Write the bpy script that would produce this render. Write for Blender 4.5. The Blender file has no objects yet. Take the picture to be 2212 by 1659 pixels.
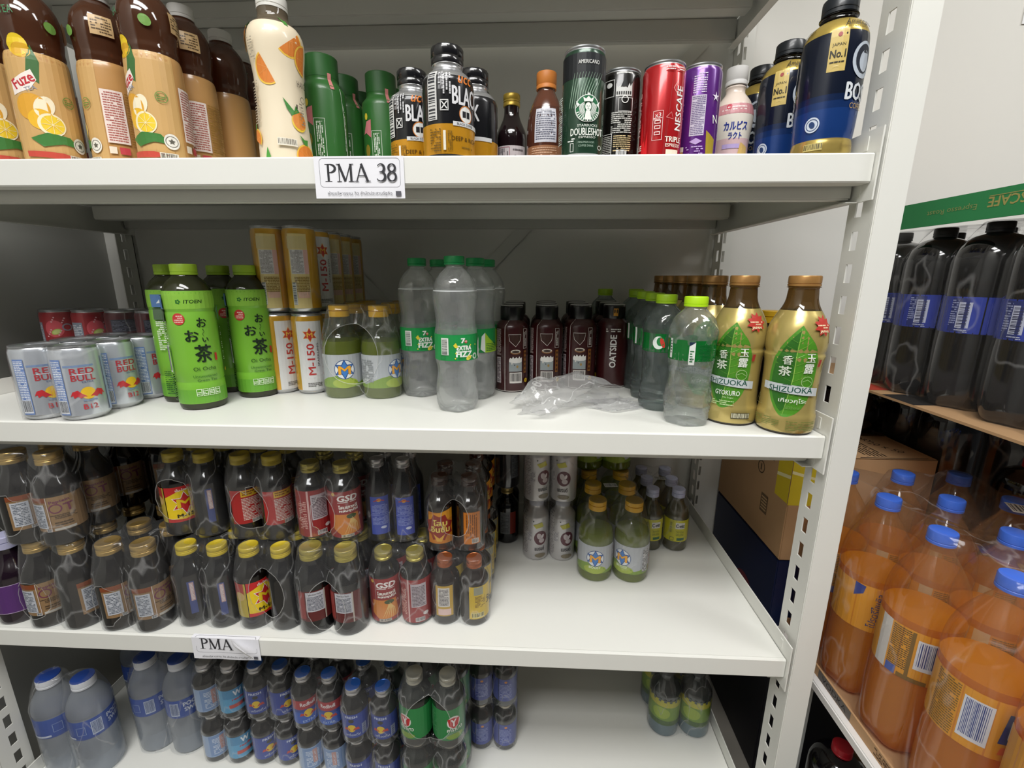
import bpy, bmesh, math, random
from math import sin, cos, pi, radians, atan2, sqrt, hypot
from mathutils import Vector, Matrix
random.seed(7)
SC = bpy.context.scene
COL = SC.collection

# ------------------------------------------------------------------ camera
CAM = (-0.401, -0.598, 1.072)
PITCH, YAW, ROLL = 0.2349, -0.0443, 0.0041
cd = bpy.data.cameras.new('camera')
cam = bpy.data.objects.new('camera', cd)
COL.objects.link(cam)
cd.sensor_width = 36.0
cd.lens = 36.0 * 974.49 / 2212.0
cd.clip_start = 0.02
fw = Vector((sin(YAW) * cos(PITCH), cos(YAW) * cos(PITCH), -sin(PITCH)))
rt = Vector((cos(YAW), -sin(YAW), 0))
up = rt.cross(fw)
rt2 = rt * cos(ROLL) + up * sin(ROLL)
up2 = -rt * sin(ROLL) + up * cos(ROLL)
M = Matrix((rt2, up2, -fw)).transposed().to_4x4()
M.translation = Vector(CAM)
cam.matrix_world = M
SC.camera = cam

# ------------------------------------------------------------------ world, lamps, exposure
W = bpy.data.worlds.new('world')
SC.world = W
W.use_nodes = True
W.node_tree.nodes['Background'].inputs[0].default_value = (0.90, 0.95, 1.0, 1)
W.node_tree.nodes['Background'].inputs[1].default_value = 0.04


def area_light(name, loc, sx, sy, power, color=(1, .992, .975), target=None):
    l = bpy.data.lights.new(name, 'AREA')
    l.shape = 'RECTANGLE'
    l.size, l.size_y, l.energy, l.color = sx, sy, power, color
    o = bpy.data.objects.new(name, l)
    COL.objects.link(o)
    o.location = loc
    if target:
        o.rotation_euler = (Vector(target) - Vector(loc)).to_track_quat('-Z', 'Y').to_euler()
    return o


area_light('ceiling_panel_light', (-0.45, -0.95, 2.60), 1.3, 0.45, 36)
area_light('ceiling_panel_light', (1.30, -0.60, 2.60), 1.2, 0.30, 22)
area_light('ceiling_panel_light', (-0.85, -1.55, 2.60), 1.3, 0.40, 34)
SC.view_settings.view_transform = 'Standard'
SC.view_settings.look = 'None'
SC.view_settings.gamma = 1.0
SC.view_settings.use_curve_mapping = False
SC.view_settings.exposure = -0.12
SC.cycles.transparent_max_bounces = 28
SC.cycles.max_bounces = 8
SC.cycles.caustics_reflective = False
SC.cycles.blur_glossy = 1.0


# ------------------------------------------------------------------ materials
def lin(h):
    h = h.lstrip('#')
    out = []
    for i in (0, 2, 4):
        c = int(h[i:i + 2], 16) / 255.0
        out.append(c / 12.92 if c <= 0.04045 else ((c + 0.055) / 1.055) ** 2.4)
    return tuple(out) + (1.0,)


_M = {}


def nodes_of(name):
    m = bpy.data.materials.new(name)
    m.use_nodes = True
    nt = m.node_tree
    nt.nodes.clear()
    out = nt.nodes.new('ShaderNodeOutputMaterial')
    return m, nt, out


def bump(nt, scale, strength, stretch=(1, 1, 1), detail=3.0, dist=0.001):
    tc = nt.nodes.new('ShaderNodeTexCoord')
    mp = nt.nodes.new('ShaderNodeMapping')
    mp.inputs['Scale'].default_value = stretch
    nz = nt.nodes.new('ShaderNodeTexNoise')
    nz.inputs['Scale'].default_value = scale
    nz.inputs['Detail'].default_value = detail
    bp = nt.nodes.new('ShaderNodeBump')
    bp.inputs['Strength'].default_value = strength
    bp.inputs['Distance'].default_value = dist
    nt.links.new(tc.outputs['Object'], mp.inputs[0])
    nt.links.new(mp.outputs[0], nz.inputs['Vector'])
    nt.links.new(nz.outputs['Fac'], bp.inputs['Height'])
    return bp, nz


def P(hexc, rough=0.35, metal=0.0, coat=0.0, spec=0.5, bmp=None, var=0.0, vscale=8, trans=0.0):
    key = ('P', hexc, rough, metal, coat, spec, bmp, var, trans)
    if key in _M:
        return _M[key]
    m, nt, out = nodes_of('paint_' + hexc.lstrip('#'))
    b = nt.nodes.new('ShaderNodeBsdfPrincipled')
    b.inputs['Base Color'].default_value = lin(hexc)
    b.inputs['Roughness'].default_value = rough
    b.inputs['Metallic'].default_value = metal
    b.inputs['Coat Weight'].default_value = coat
    b.inputs['Coat Roughness'].default_value = 0.08
    b.inputs['Specular IOR Level'].default_value = spec
    if trans:
        b.inputs['Subsurface Weight'].default_value = 0
    if bmp:
        bp, _ = bump(nt, bmp[0], bmp[1])
        nt.links.new(bp.outputs[0], b.inputs['Normal'])
    if var:
        tc = nt.nodes.new('ShaderNodeTexCoord')
        nz = nt.nodes.new('ShaderNodeTexNoise')
        nz.inputs['Scale'].default_value = vscale
        nz.inputs['Detail'].default_value = 6
        hs = nt.nodes.new('ShaderNodeMixRGB')
        hs.blend_type = 'MIX'
        c = lin(hexc)
        hs.inputs[1].default_value = tuple(x * (1 - var) for x in c[:3]) + (1,)
        hs.inputs[2].default_value = tuple(min(1, x * (1 + var)) for x in c[:3]) + (1,)
        nt.links.new(tc.outputs['Object'], nz.inputs['Vector'])
        nt.links.new(nz.outputs['Fac'], hs.inputs[0])
        nt.links.new(hs.outputs[0], b.inputs['Base Color'])
    nt.links.new(b.outputs[0], out.inputs[0])
    _M[key] = m
    return m


def CLEAR(tint='#ffffff', dif='#ffffff', dfac=0.08, gfac=0.10, rough=0.06, wr=None, refr=0.0, key2=''):
    """thin clear plastic or a body of liquid: tinted transparency, some milkiness, a glossy skin"""
    key = ('C', tint, dif, dfac, gfac, rough, wr, refr, key2)
    if key in _M:
        return _M[key]
    m, nt, out = nodes_of('clear_' + tint.lstrip('#'))
    N = nt.nodes.new
    tr = N('ShaderNodeBsdfTransparent')
    tr.inputs[0].default_value = lin(tint)
    di = N('ShaderNodeBsdfDiffuse')
    di.inputs[0].default_value = lin(dif)
    tl = N('ShaderNodeBsdfTranslucent')
    tl.inputs[0].default_value = lin(dif)
    dm = N('ShaderNodeMixShader')
    dm.inputs[0].default_value = 0.5
    nt.links.new(di.outputs[0], dm.inputs[1])
    nt.links.new(tl.outputs[0], dm.inputs[2])
    gl = N('ShaderNodeBsdfGlossy')
    gl.inputs['Roughness'].default_value = rough
    m1 = N('ShaderNodeMixShader')
    m1.inputs[0].default_value = dfac
    base = tr
    if refr:
        rf = N('ShaderNodeBsdfRefraction')
        rf.inputs[0].default_value = lin(tint)
        rf.inputs['IOR'].default_value = 1.12
        rf.inputs['Roughness'].default_value = 0.02
        mr = N('ShaderNodeMixShader')
        mr.inputs[0].default_value = refr
        nt.links.new(tr.outputs[0], mr.inputs[1])
        nt.links.new(rf.outputs[0], mr.inputs[2])
        base = mr
    nt.links.new(base.outputs[0], m1.inputs[1])
    nt.links.new(dm.outputs[0], m1.inputs[2])
    m2 = N('ShaderNodeMixShader')
    lw = N('ShaderNodeLayerWeight')
    lw.inputs[0].default_value = 0.5
    pw = N('ShaderNodeMath')
    pw.operation = 'POWER'
    pw.inputs[1].default_value = 4.0
    nt.links.new(lw.outputs['Facing'], pw.inputs[0])
    mul = N('ShaderNodeMath')
    mul.operation = 'MULTIPLY_ADD'
    mul.inputs[1].default_value = 0.5
    mul.inputs[2].default_value = gfac
    nt.links.new(pw.outputs[0], mul.inputs[0])
    nt.links.new(mul.outputs[0], m2.inputs[0])
    nt.links.new(m1.outputs[0], m2.inputs[1])
    nt.links.new(gl.outputs[0], m2.inputs[2])
    if wr:
        bp, nz = bump(nt, wr[0], wr[1], wr[2] if len(wr) > 2 else (1, 1, 1), 2.5, 0.003)
        for n in (gl,) + ((rf,) if refr else ()):
            nt.links.new(bp.outputs[0], n.inputs['Normal'])
        nt.links.new(bp.outputs[0], lw.inputs['Normal'])
        if len(wr) > 3:     # milky streaks where the film is creased
            cr = N('ShaderNodeMapRange')
            cr.inputs[1].default_value, cr.inputs[2].default_value = 0.0, 0.016
            cr.inputs[3].default_value, cr.inputs[4].default_value = wr[3], dfac
            sb = N('ShaderNodeMath')
            sb.operation = 'SUBTRACT'
            sb.inputs[1].default_value = 0.56
            ab = N('ShaderNodeMath')
            ab.operation = 'ABSOLUTE'
            nt.links.new(nz.outputs['Fac'], sb.inputs[0])
            nt.links.new(sb.outputs[0], ab.inputs[0])
            nt.links.new(ab.outputs[0], cr.inputs[0])
            nt.links.new(cr.outputs[0], m1.inputs[0])
    nt.links.new(m2.outputs[0], out.inputs[0])
    _M[key] = m
    return m


WHITE = P('#e6e6e0', 0.42, bmp=(160, 0.04), var=0.03, vscale=3)
WHITE2 = P('#dcdcd5', 0.45, var=0.03, vscale=3)
WALL = P('#e9e8e2', 0.85, bmp=(60, 0.12), var=0.02, vscale=2)
FILM = CLEAR('#fbfcfd', '#ffffff', 0.06, 0.035, 0.12, (17, 0.8, (1, 1, 0.45), 0.30))
FILM2 = CLEAR('#fcfcfd', '#ffffff', 0.03, 0.025, 0.10, (11, 0.7, (1, 1, 0.6), 0.22))
BAG = CLEAR('#fbfbfc', '#ffffff', 0.22, 0.06, 0.14, (20, 0.9, (1, 1, 1), 0.65))
PET = CLEAR('#f2f5f5', '#ffffff', 0.05, 0.05, 0.04)
DARK = P('#0d0806', 0.12, coat=0.5)
DARKB = P('#070608', 0.10, coat=0.6)
AMBER = P('#170b05', 0.10, coat=0.6)
ALU = P('#c4c6c8', 0.28, metal=0.9)
CARD = P('#b8926a', 0.8, bmp=(90, 0.2), var=0.06, vscale=20)


# ------------------------------------------------------------------ mesh helpers
def mesh(name, bm, mats, smooth=False):
    me = bpy.data.meshes.new(name)
    bm.normal_update()
    bm.to_mesh(me)
    bm.free()
    for m in (mats if isinstance(mats, (list, tuple)) else [mats]):
        me.materials.append(m)
    if smooth:
        me.polygons.foreach_set('use_smooth', [True] * len(me.polygons))
        if smooth is not True:
            me.set_sharp_from_angle(angle=radians(smooth))
    return me


def obj(name, me, parent=None, loc=(0, 0, 0), rz=0.0, label=None, cat=None, group=None, kind=None):
    o = bpy.data.objects.new(name, me)
    COL.objects.link(o)
    o.location = loc
    o.rotation_euler = (0, 0, rz)
    if parent:
        o.parent = parent
    if label:
        o['label'] = label
    if cat:
        o['category'] = cat
    if group:
        o['group'] = group
    if kind:
        o['kind'] = kind
    return o


def box(bm, x0, x1, y0, y1, z0, z1, bev=0.0, mi=0):
    r = bmesh.ops.create_cube(bm, size=1.0)
    vs = r['verts']
    for v in vs:
        v.co = Vector(((x0 + x1) / 2 + v.co.x * (x1 - x0), (y0 + y1) / 2 + v.co.y * (y1 - y0), (z0 + z1) / 2 + v.co.z * (z1 - z0)))
    fs = {f for v in vs for f in v.link_faces}
    for f in fs:
        f.material_index = mi
    if bev:
        bmesh.ops.bevel(bm, geom=list({e for f in fs for e in f.edges}), offset=bev, segments=2, affect='EDGES')


def boxmesh(name, dims, mat, bev=0.0):
    bm = bmesh.new()
    box(bm, *dims, bev=bev)
    return mesh(name, bm, mat, 35 if bev else False)


def chaikin(p, n=1):
    for _ in range(n):
        q = [p[0]]
        for a, b in zip(p[:-1], p[1:]):
            q.append((a[0] * .75 + b[0] * .25, a[1] * .75 + b[1] * .25))
            q.append((a[0] * .25 + b[0] * .75, a[1] * .25 + b[1] * .75))
        q.append(p[-1])
        p = q
    return p


def lathe(bm, prof, seg=40, mod=None, closed=True, mi=0):
    """prof: (r, z) in millimetres from the bottom up"""
    rings = []
    for (r, z) in prof:
        if r < 0.05:
            rings.append([bm.verts.new((0, 0, z / 1000))])
            continue
        ring = []
        for i in range(seg):
            a = 2 * pi * i / seg
            rr = r + (mod(a, z) if mod else 0)
            ring.append(bm.verts.new((rr * sin(a) / 1000, -rr * cos(a) / 1000, z / 1000)))
        rings.append(ring)
    for A, B in zip(rings[:-1], rings[1:]):
        for i in range(seg):
            j = (i + 1) % seg
            if len(A) == 1 and len(B) > 1:
                f = bm.faces.new((A[0], B[j], B[i]))
            elif len(B) == 1 and len(A) > 1:
                f = bm.faces.new((A[i], A[j], B[0]))
            elif len(A) > 1:
                f = bm.faces.new((A[i], A[j], B[j], B[i]))
            else:
                continue
            f.material_index = mi
    if closed:
        for ring, flip in ((rings[0], True), (rings[-1], False)):
            if len(ring) > 1:
                f = bm.faces.new(ring[::-1] if flip else ring)
                f.material_index = mi


def radius_at(prof, z):
    for (r0, z0), (r1, z1) in zip(prof[:-1], prof[1:]):
        if z0 <= z <= z1 and z1 > z0:
            return r0 + (r1 - r0) * (z - z0) / (z1 - z0)
    return prof[-1][0]


# ------------------------------------------------------------------ printing (flat art wrapped on a surface)
_TXT = {}


def text_polys(s):
    if s in _TXT:
        return _TXT[s]
    c = bpy.data.curves.new('t', 'FONT')
    c.body = s
    c.size = 1.0
    c.align_x = 'CENTER'
    c.align_y = 'CENTER'
    c.resolution_u = 2
    o = bpy.data.objects.new('t', c)
    COL.objects.link(o)
    me = bpy.data.meshes.new_from_object(o)
    vs = [(v.co.x, v.co.y) for v in me.vertices]
    fs = [tuple(p.vertices) for p in me.polygons]
    bpy.data.objects.remove(o)
    bpy.data.curves.remove(c)
    bpy.data.meshes.remove(me)
    if vs:
        w = max(v[0] for v in vs) - min(v[0] for v in vs)
        hh = max(v[1] for v in vs) - min(v[1] for v in vs)
        cx = (max(v[0] for v in vs) + min(v[0] for v in vs)) / 2
        cy = (max(v[1] for v in vs) + min(v[1] for v in vs)) / 2
        vs = [((x - cx) / w, (y - cy) / hh) for x, y in vs]
    _TXT[s] = (vs, fs)
    return _TXT[s]


class Art:
    """all coordinates in millimetres: u to the right, v up"""

    def __init__(s):
        s.F = []
        s.layer = 0

    def _add(s, vs, fs, c):
        s.F.append((vs, fs, c, s.layer))

    def nl(s):
        s.layer += 1
        return s

    def poly(s, pts, c):
        s.nl()
        s._add(list(pts), [tuple(range(len(pts)))], c)
        return s

    def rect(s, u0, v0, u1, v1, c):
        return s.poly([(u0, v0), (u1, v0), (u1, v1), (u0, v1)], c)

    def ell(s, u, v, a, b, c, n=20, rot=0):
        k = radians(rot)
        return s.poly([(u + a * cos(t) * cos(k) - b * sin(t) * sin(k), v + a * cos(t) * sin(k) + b * sin(t) * cos(k)) for t in [2 * pi * i / n for i in range(n)]], c)

    def star(s, u, v, R, r, n, c, rot=90):
        return s.poly([(u + (R if i % 2 == 0 else r) * cos(radians(rot) + pi * i / n), v + (R if i % 2 == 0 else r) * sin(radians(rot) + pi * i / n)) for i in range(2 * n)], c)

    def ring(s, u, v, a, t, c, n=24):
        s.nl()
        vs, fs = [], []
        for i in range(n):
            k = 2 * pi * i / n
            vs += [(u + a * cos(k), v + a * sin(k)), (u + (a - t) * cos(k), v + (a - t) * sin(k))]
        for i in range(n):
            j = (i + 1) % n
            fs.append((2 * i, 2 * j, 2 * j + 1, 2 * i + 1))
        s._add(vs, fs, c)
        return s

    def frame(s, u0, v0, u1, v1, t, c):
        s.rect(u0, v0, u1, v0 + t, c)
        s.rect(u0, v1 - t, u1, v1, c)
        s.rect(u0, v0 + t, u0 + t, v1 - t, c)
        return s.rect(u1 - t, v0 + t, u1, v1 - t, c)

    def text(s, t, u, v, w, h, c, rot=0, shear=0, bold=0):
        """text fitted to w by h mm round its centre"""
        s.nl()
        vs, fs = text_polys(t)
        k = radians(rot)
        offs = [(0, 0)] if not bold else [(-bold, 0), (bold, 0), (0, bold * .7), (0, -bold * .7)]
        for i, (ox, oy) in enumerate(offs):
            P2 = [((x * w + y * h * shear + ox), y * h + oy) for x, y in vs]
            P2 = [(u + x * cos(k) - y * sin(k), v + x * sin(k) + y * cos(k)) for x, y in P2]
            s._add(P2, fs, c)
            if bold:
                s.layer += 0.12
        return s

    def lines(s, u0, v0, u1, v1, n, c, dens=0.8, rot90=False):
        """rows of fine print"""
        s.nl()
        rnd = random.Random(int(u0 * 13 + v0 * 7 + n))
        vs, fs = [], []
        H = (v1 - v0) / n if not rot90 else (u1 - u0) / n
        L0, L1 = (u0, u1) if not rot90 else (v0, v1)
        for i in range(n):
            a = L0
            b0 = (v0 if not rot90 else u0) + H * (i + 0.25)
            while a < L1 - 0.6:
                b = min(L1, a + rnd.uniform(1.2, 5.5))
                if rnd.random() < dens:
                    k = len(vs)
                    q = [(a, b0), (b, b0), (b, b0 + H * .5), (a, b0 + H * .5)]
                    vs += q if not rot90 else [(y, x) for x, y in q][::-1]
                    fs.append((k, k + 1, k + 2, k + 3))
                a = b + 0.5
        s._add(vs, fs, c)
        return s

    def bars(s, u0, v0, u1, v1, bg='#f2f2f0', c='#22252a', vert=True):
        s.rect(u0, v0, u1, v1, bg)
        s.nl()
        rnd = random.Random(int(u0 * 31 + v1))
        vs, fs = [], []
        m = 0.08 * min(u1 - u0, v1 - v0)
        lo, hi = (u0 + m, u1 - m) if vert else (v0 + m, v1 - m)
        a = lo
        while a < hi:
            w = rnd.choice((.3, .45, .7)) * (hi - lo) / 16
            k = len(vs)
            if vert:
                q = [(a, v0 + m * 2.2), (a + w, v0 + m * 2.2), (a + w, v1 - m), (a, v1 - m)]
            else:
                q = [(u0 + m, a), (u1 - m * 2.2, a), (u1 - m * 2.2, a + w), (u0 + m, a + w)]
            vs += q
            fs.append((k, k + 1, k + 2, k + 3))
            a += w + rnd.choice((.35, .5, .8)) * (hi - lo) / 16
        s._add(vs, fs, c)
        return s

    def stroke(s, pts, w, c, close=False):
        """a line of varying width; w a number or a list"""
        s.nl()
        n = len(pts)
        vs, fs = [], []
        for i, (x, y) in enumerate(pts):
            a = pts[i - 1] if i or close else pts[0]
            b = pts[(i + 1) % n] if i < n - 1 or close else pts[-1]
            dx, dy = b[0] - a[0], b[1] - a[1]
            L = hypot(dx, dy) or 1
            ww = (w[i] if isinstance(w, (list, tuple)) else w) / 2
            vs += [(x - dy / L * ww, y + dx / L * ww), (x + dy / L * ww, y - dx / L * ww)]
        for i in range(n if close else n - 1):
            j = (i + 1) % n
            fs.append((2 * i, 2 * i + 1, 2 * j + 1, 2 * j))
        s._add(vs, fs, c)
        return s

    def mesh(s, name, fmap, du=None, dv=None, rough=0.4, eps=0.00006, cull=None):
        bm = bmesh.new()
        mats, idx = [], {}
        for vs, fs, c, layer in s.F:
            if c not in idx:
                idx[c] = len(mats)
                mats.append(P(c, rough) if isinstance(c, str) else c)
            bv = [bm.verts.new((x, y, layer)) for x, y in vs]
            for f in fs:
                try:
                    g = bm.faces.new([bv[i] for i in f])
                    g.material_index = idx[c]
                except ValueError:
                    pass
        for ax, st in ((0, du), (1, dv)):
            if not st:
                continue
            lo = min(v.co[ax] for v in bm.verts)
            hi = max(v.co[ax] for v in bm.verts)
            k = math.ceil(lo / st)
            while k * st < hi:
                co = [0, 0, 0]
                co[ax] = k * st
                no = [0, 0, 0]
                no[ax] = 1
                bmesh.ops.bisect_plane(bm, geom=bm.verts[:] + bm.edges[:] + bm.faces[:], plane_co=co, plane_no=no, dist=1e-4)
                k += 1
        for f in list(bm.faces):
            f.normal_update()
            if f.normal.z < 0:
                f.normal_flip()
        for v in bm.verts:
            v.co = fmap(v.co.x, v.co.y, 0.00012 + eps * v.co.z)
        bm.faces.ensure_lookup_table()
        return mesh(name, bm, mats)


def wrap(R, prof):
    """R: radius (mm) that turns u into an angle"""
    def f(u, v, e):
        a = u / R
        r = radius_at(prof, v) / 1000 + e
        return Vector((r * sin(a), -r * cos(a), v / 1000))
    return f


# ------------------------------------------------------------------ drink kinds: each builds its part meshes once, copies share them
KIND = {}


def bp(r, sh0, sh1, rn, top, foot=None, ease=1.0):
    """bottle outline: foot, straight wall to sh0, rounded shoulder to sh1, neck to top"""
    p = [(0, 1.5), (r * .62, 1.2), (r * .80, 0), (r - 1.8, .6), (r - .3, 3), (r, 6)]
    if foot:
        p = foot[:]
    p += [(r, sh0 - 4), (r, sh0)]
    n = 7
    for i in range(1, n):
        t = i / n
        k = (1 - cos(pi * t)) / 2
        if ease != 1.0:
            k = k ** ease
        p.append((r + (rn - r) * k, sh0 + (sh1 - sh0) * t))
    p += [(rn, sh1), (rn, top)]
    return p


def cap_mesh(r, z0, z1, mat, style='screw', dome=0.0, mat2=None):
    bm = bmesh.new()
    h = z1 - z0
    if style == 'screw':       # plastic, knurled, with a tamper ring
        p = [(r * .93, z0), (r, z0 + .3), (r, z0 + h * .20), (r * .955, z0 + h * .235), (r * .955, z0 + h * .26), (r * .99, z0 + h * .29), (r * .985, z1 - 1.6), (r * .95, z1 - .4), (r * .86, z1 + dome * .3), (0, z1 + dome)]
        lathe(bm, p, 48, mod=lambda a, z: (.18 * cos(24 * a)) if z0 + h * .27 < z < z1 - .8 else 0)
    elif style == 'crimp':     # rolled metal cap with ridges
        p = [(r * .95, z0), (r, z0 + .5), (r, z0 + h * .26), (r * .94, z0 + h * .33), (r * 1.0, z0 + h * .40), (r * .95, z0 + h * .50), (r, z0 + h * .58), (r, z1 - 1.4), (r * .95, z1 - .2), (r * .88, z1), (r * .84, z1 - .5), (0, z1 - .5)]
        lathe(bm, p, 40)
    elif style == 'flip':      # two stacked rings
        p = [(r * .96, z0), (r, z0 + .5), (r, z0 + h * .48), (r * .9, z0 + h * .50), (r * .9, z0 + h * .53), (r, z0 + h * .56), (r, z1 - 1.3), (r * .93, z1 - .2), (r * .8, z1), (0, z1 - .3)]
        lathe(bm, p, 40)
    elif style == 'plain':
        p = [(r * .97, z0), (r, z0 + .4), (r, z1 - 1.6), (r * .95, z1 - .4), (r * .85, z1), (0, z1)]
        lathe(bm, p, 36)
    mats = [mat]
    if mat2:                   # coloured disc on top
        mats.append(mat2)
        bm.faces.ensure_lookup_table()
        for f in bm.faces:
            if f.calc_center_median().z * 1000 > z1 - 1.0:
                f.material_index = 1
    return mesh('cap', bm, mats, 40)


def make(name, prof, body, cap=None, sleeves=(), art=None, arts=(), liquid=None, smooth=1, mod=None, seg=40, extra=(), R=None, cans=False, bodyname='body', rough=.4):
    """cap: (r, z0, z1, mat, style[, mat2]); sleeves: (z0, z1, mat[, grow]); art: Art wrapped on the first sleeve or the body"""
    prof = chaikin(prof, smooth) if smooth else prof
    parts = []
    bm = bmesh.new()
    lathe(bm, prof, seg, mod)
    parts.append((bodyname, mesh(name + '_body', bm, body, 50), []))
    if liquid:
        lm, lv = liquid
        bm = bmesh.new()
        q = [(max(0, r - 1.0), max(z, 1.8)) for r, z in prof if z < lv]
        q.append((max(1, radius_at(prof, lv) - 1.0), lv))
        lathe(bm, q, 28, mod)
        parts.append(('liquid', mesh(name + '_liquid', bm, lm, 50), []))
    if cap:
        parts.append(('cap', cap_mesh(*cap[:5], mat2=cap[5] if len(cap) > 5 else None), []))
    R = R or max(r for r, z in prof)
    grow = 0
    for i, s in enumerate(sleeves):
        z0, z1, m = s[:3]
        g = s[3] if len(s) > 3 else 0.25
        q = [(radius_at(prof, z0) + g, z0)] + [(r + g, z) for r, z in prof if z0 < z < z1] + [(radius_at(prof, z1) + g, z1)]
        bm = bmesh.new()
        lathe(bm, q, seg, mod, closed=False)
        parts.append(('label' if i == 0 else 'label_band', mesh(name + '_label', bm, m, 50), []))
        grow = max(grow, g)
    pp = [(r + grow, z) for r, z in prof]
    if art:
        zs = sorted({round(z, 1) for r, z in prof})
        am = art.mesh(name + '_print', wrap(R, pp), du=R * .21, dv=6.0 if name not in STRAIGHT else None, rough=rough)
        tgt = next((p for p in parts if p[0] == 'label'), parts[0])
        tgt[2].append(('printing', am))
    for nm, me in extra:
        parts.append((nm, me, []))
    KIND[name] = parts
    OUT[name] = prof
    return parts


OUT = {}
STRAIGHT = set()
CATS = {}


def place(kind, X, Y, z, rot=0.0, label='', group=None, name='bottle', cat='bottle', face=True, rz=None):
    """a drink standing at X, Y, z; rot turns its front away from the aisle viewer, degrees"""
    if rz is None:
        rz = atan2(CAM[1] - Y, CAM[0] - X) + pi / 2 + radians(rot)
    root = obj(name, None, None, (X, Y, z), rz, label, cat, group)
    root.empty_display_size = 0.02
    for pn, me, subs in KIND[kind]:
        p = obj(pn, me, root)
        for sn, sm in subs:
            obj(sn, sm, p)
    return root


W_, K_ = '#efefeb', '#141414'


# --- cans -----------------------------------------------------------
def can(name, r, h, color, art, tabs=True, alu=True, extra_sleeves=()):
    p = [(0, 6), (r * .62, 4), (r * .74, 0), (r * .80, 0), (r * .93, 4), (r, 8), (r, h - 9), (r * .93, h - 3.5), (r * .905, h - 2.2)]
    STRAIGHT.add(name)
    bm = bmesh.new()
    q = [(r * .905, h - 2.4), (r * .955, h - 1.6), (r * .955, h - .3), (r * .93, h), (r * .90, h - .4), (r * .88, h - 4), (0, h - 4)]
    lathe(bm, q, 40, closed=False)
    lid = mesh('lid', bm, ALU, 40)
    bm = bmesh.new()
    box(bm, -r * .22 / 1000, r * .22 / 1000, -r * .35 / 1000, r * .35 / 1000, (h - 3.6) / 1000, (h - 2.6) / 1000, .0003)
    tab = mesh('pull_tab', bm, ALU)
    make(name, p, ALU, sleeves=[(5.0, h - 4.5, color, .12)] + list(extra_sleeves), art=art, smooth=0, extra=[('lid', lid), ('pull_tab', tab)], R=r)


a = Art()      # dark green espresso can with a crowned woman in a ring
a.rect(-40, 92, 40, 119, '#16191d')
for i in range(11):
    u0 = -14 + i * 2.9
    a.stroke([(u0 - 6 + i * .5, 58 + abs(i - 5) * .4), (u0 - 3, 76), (u0 + (i - 5) * .7 + 4, 98)], [.5, 1.1, .3], '#8da893')
a.text('AMERICANO', 4, 109, 26, 4.2, W_)
a.ell(4, 58, 15.5, 15.5, '#1b6b42', 32)
a.ring(4, 58, 15.5, .9, '#e8ece6', 32)
for s_ in (-1, 1):             # hair and tail strokes
    for k in range(6):
        x = 4 + s_ * (3.4 + k * 1.05)
        a.stroke([(x, 66 - k * .7), (x + s_ * 1.6, 60), (x + s_ * .3, 54), (x + s_ * 2.0, 48 + k * 1.2)], .62, '#eef2ec')
    for k in range(7):
        t0 = radians(200 + k * 12) if s_ < 0 else radians(-20 - k * 12)
        a.stroke([(4 + 11.2 * cos(t0), 58 + 11.2 * sin(t0)), (4 + 14.6 * cos(t0), 58 + 14.6 * sin(t0))], 1.1, '#eef2ec')
    a.poly([(4 + s_ * 9.5, 62), (4 + s_ * 14.2, 66.5), (4 + s_ * 12.6, 61), (4 + s_ * 14.6, 58)], '#eef2ec')
a.ell(4, 59.5, 3.4, 4.6, '#eef2ec', 18)
a.poly([(1.5, 55), (6.5, 55), (8, 45), (0, 45)], '#eef2ec')
a.poly([(-.8, 65), (8.8, 65), (10, 70), (6.8, 68), (4, 71), (1.2, 68), (-2, 70)], '#eef2ec')
a.star(4, 73.2, 2.2, .9, 5, '#eef2ec')
for s_ in (-1, 1):
    a.ell(4 + s_ * 1.3, 60, .55, .3, '#1b6b42', 8)
a.stroke([(4, 60), (3.7, 58.4), (4.3, 58.2)], .25, '#1b6b42')
a.stroke([(3, 57.1), (5, 57.1)], .35, '#1b6b42')
a.text('STARBUCKS', 4, 38.5, 23, 2.8, '#dfe5dc')
a.text('DOUBLESHOT', 4, 31.5, 38, 8.2, '#e9ede6', bold=.15)
a.text('ESPRESSO', 4, 25.4, 19, 2.5, '#dfe5dc')
a.text('MINUMAN KOPI', 3, 19.5, 18, 2.3, '#9db3a2')
a.text('COFFEE DRINK', 3, 15.5, 17, 2.3, '#9db3a2')
a.frame(-15, 9, -11, 19, .5, W_)
a.ring(19.5, 14, 2.6, .5, W_, 16)
a.lines(-46, 20, -28, 75, 22, '#b9c4bb')
a.lines(-18, 20, -9, 25, 2, W_)
can('espresso_can', 26.5, 128, P('#23402f', .25, metal=.25, coat=.3), a)

a = Art()      # black can, its dense back label forward
a.frame(-22, 84, -8, 104, .6, W_)
a.ell(-15, 98, 4, 3, W_)
a.rect(-6, 84, 15, 112, '#d8d8d4')
a.poly([(0, 95), (6, 108), (9, 95)], '#2b2b2b')
for i in range(7):
    a.rect(-5 + i * 2.8, 86, -3.4 + i * 2.8, 89.5, '#30302e')
a.ring(6, 80, 4.5, 1, W_)
a.frame(-2, 66, 16, 82, .5, W_)
a.lines(-10, 40, 16, 66, 11, '#cfcfc8', .92)
a.lines(-24, 12, -9, 38, 12, '#c8c8c0', .95)
a.frame(-25, 9, -8, 40, .6, W_)
a.lines(-6, 18, 16, 38, 8, '#c9b486', .9)
a.bars(-2, 8, 11, 20)
can('black_can', 26.5, 118, P('#14110f', .22, metal=.2, coat=.4), a)

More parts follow.
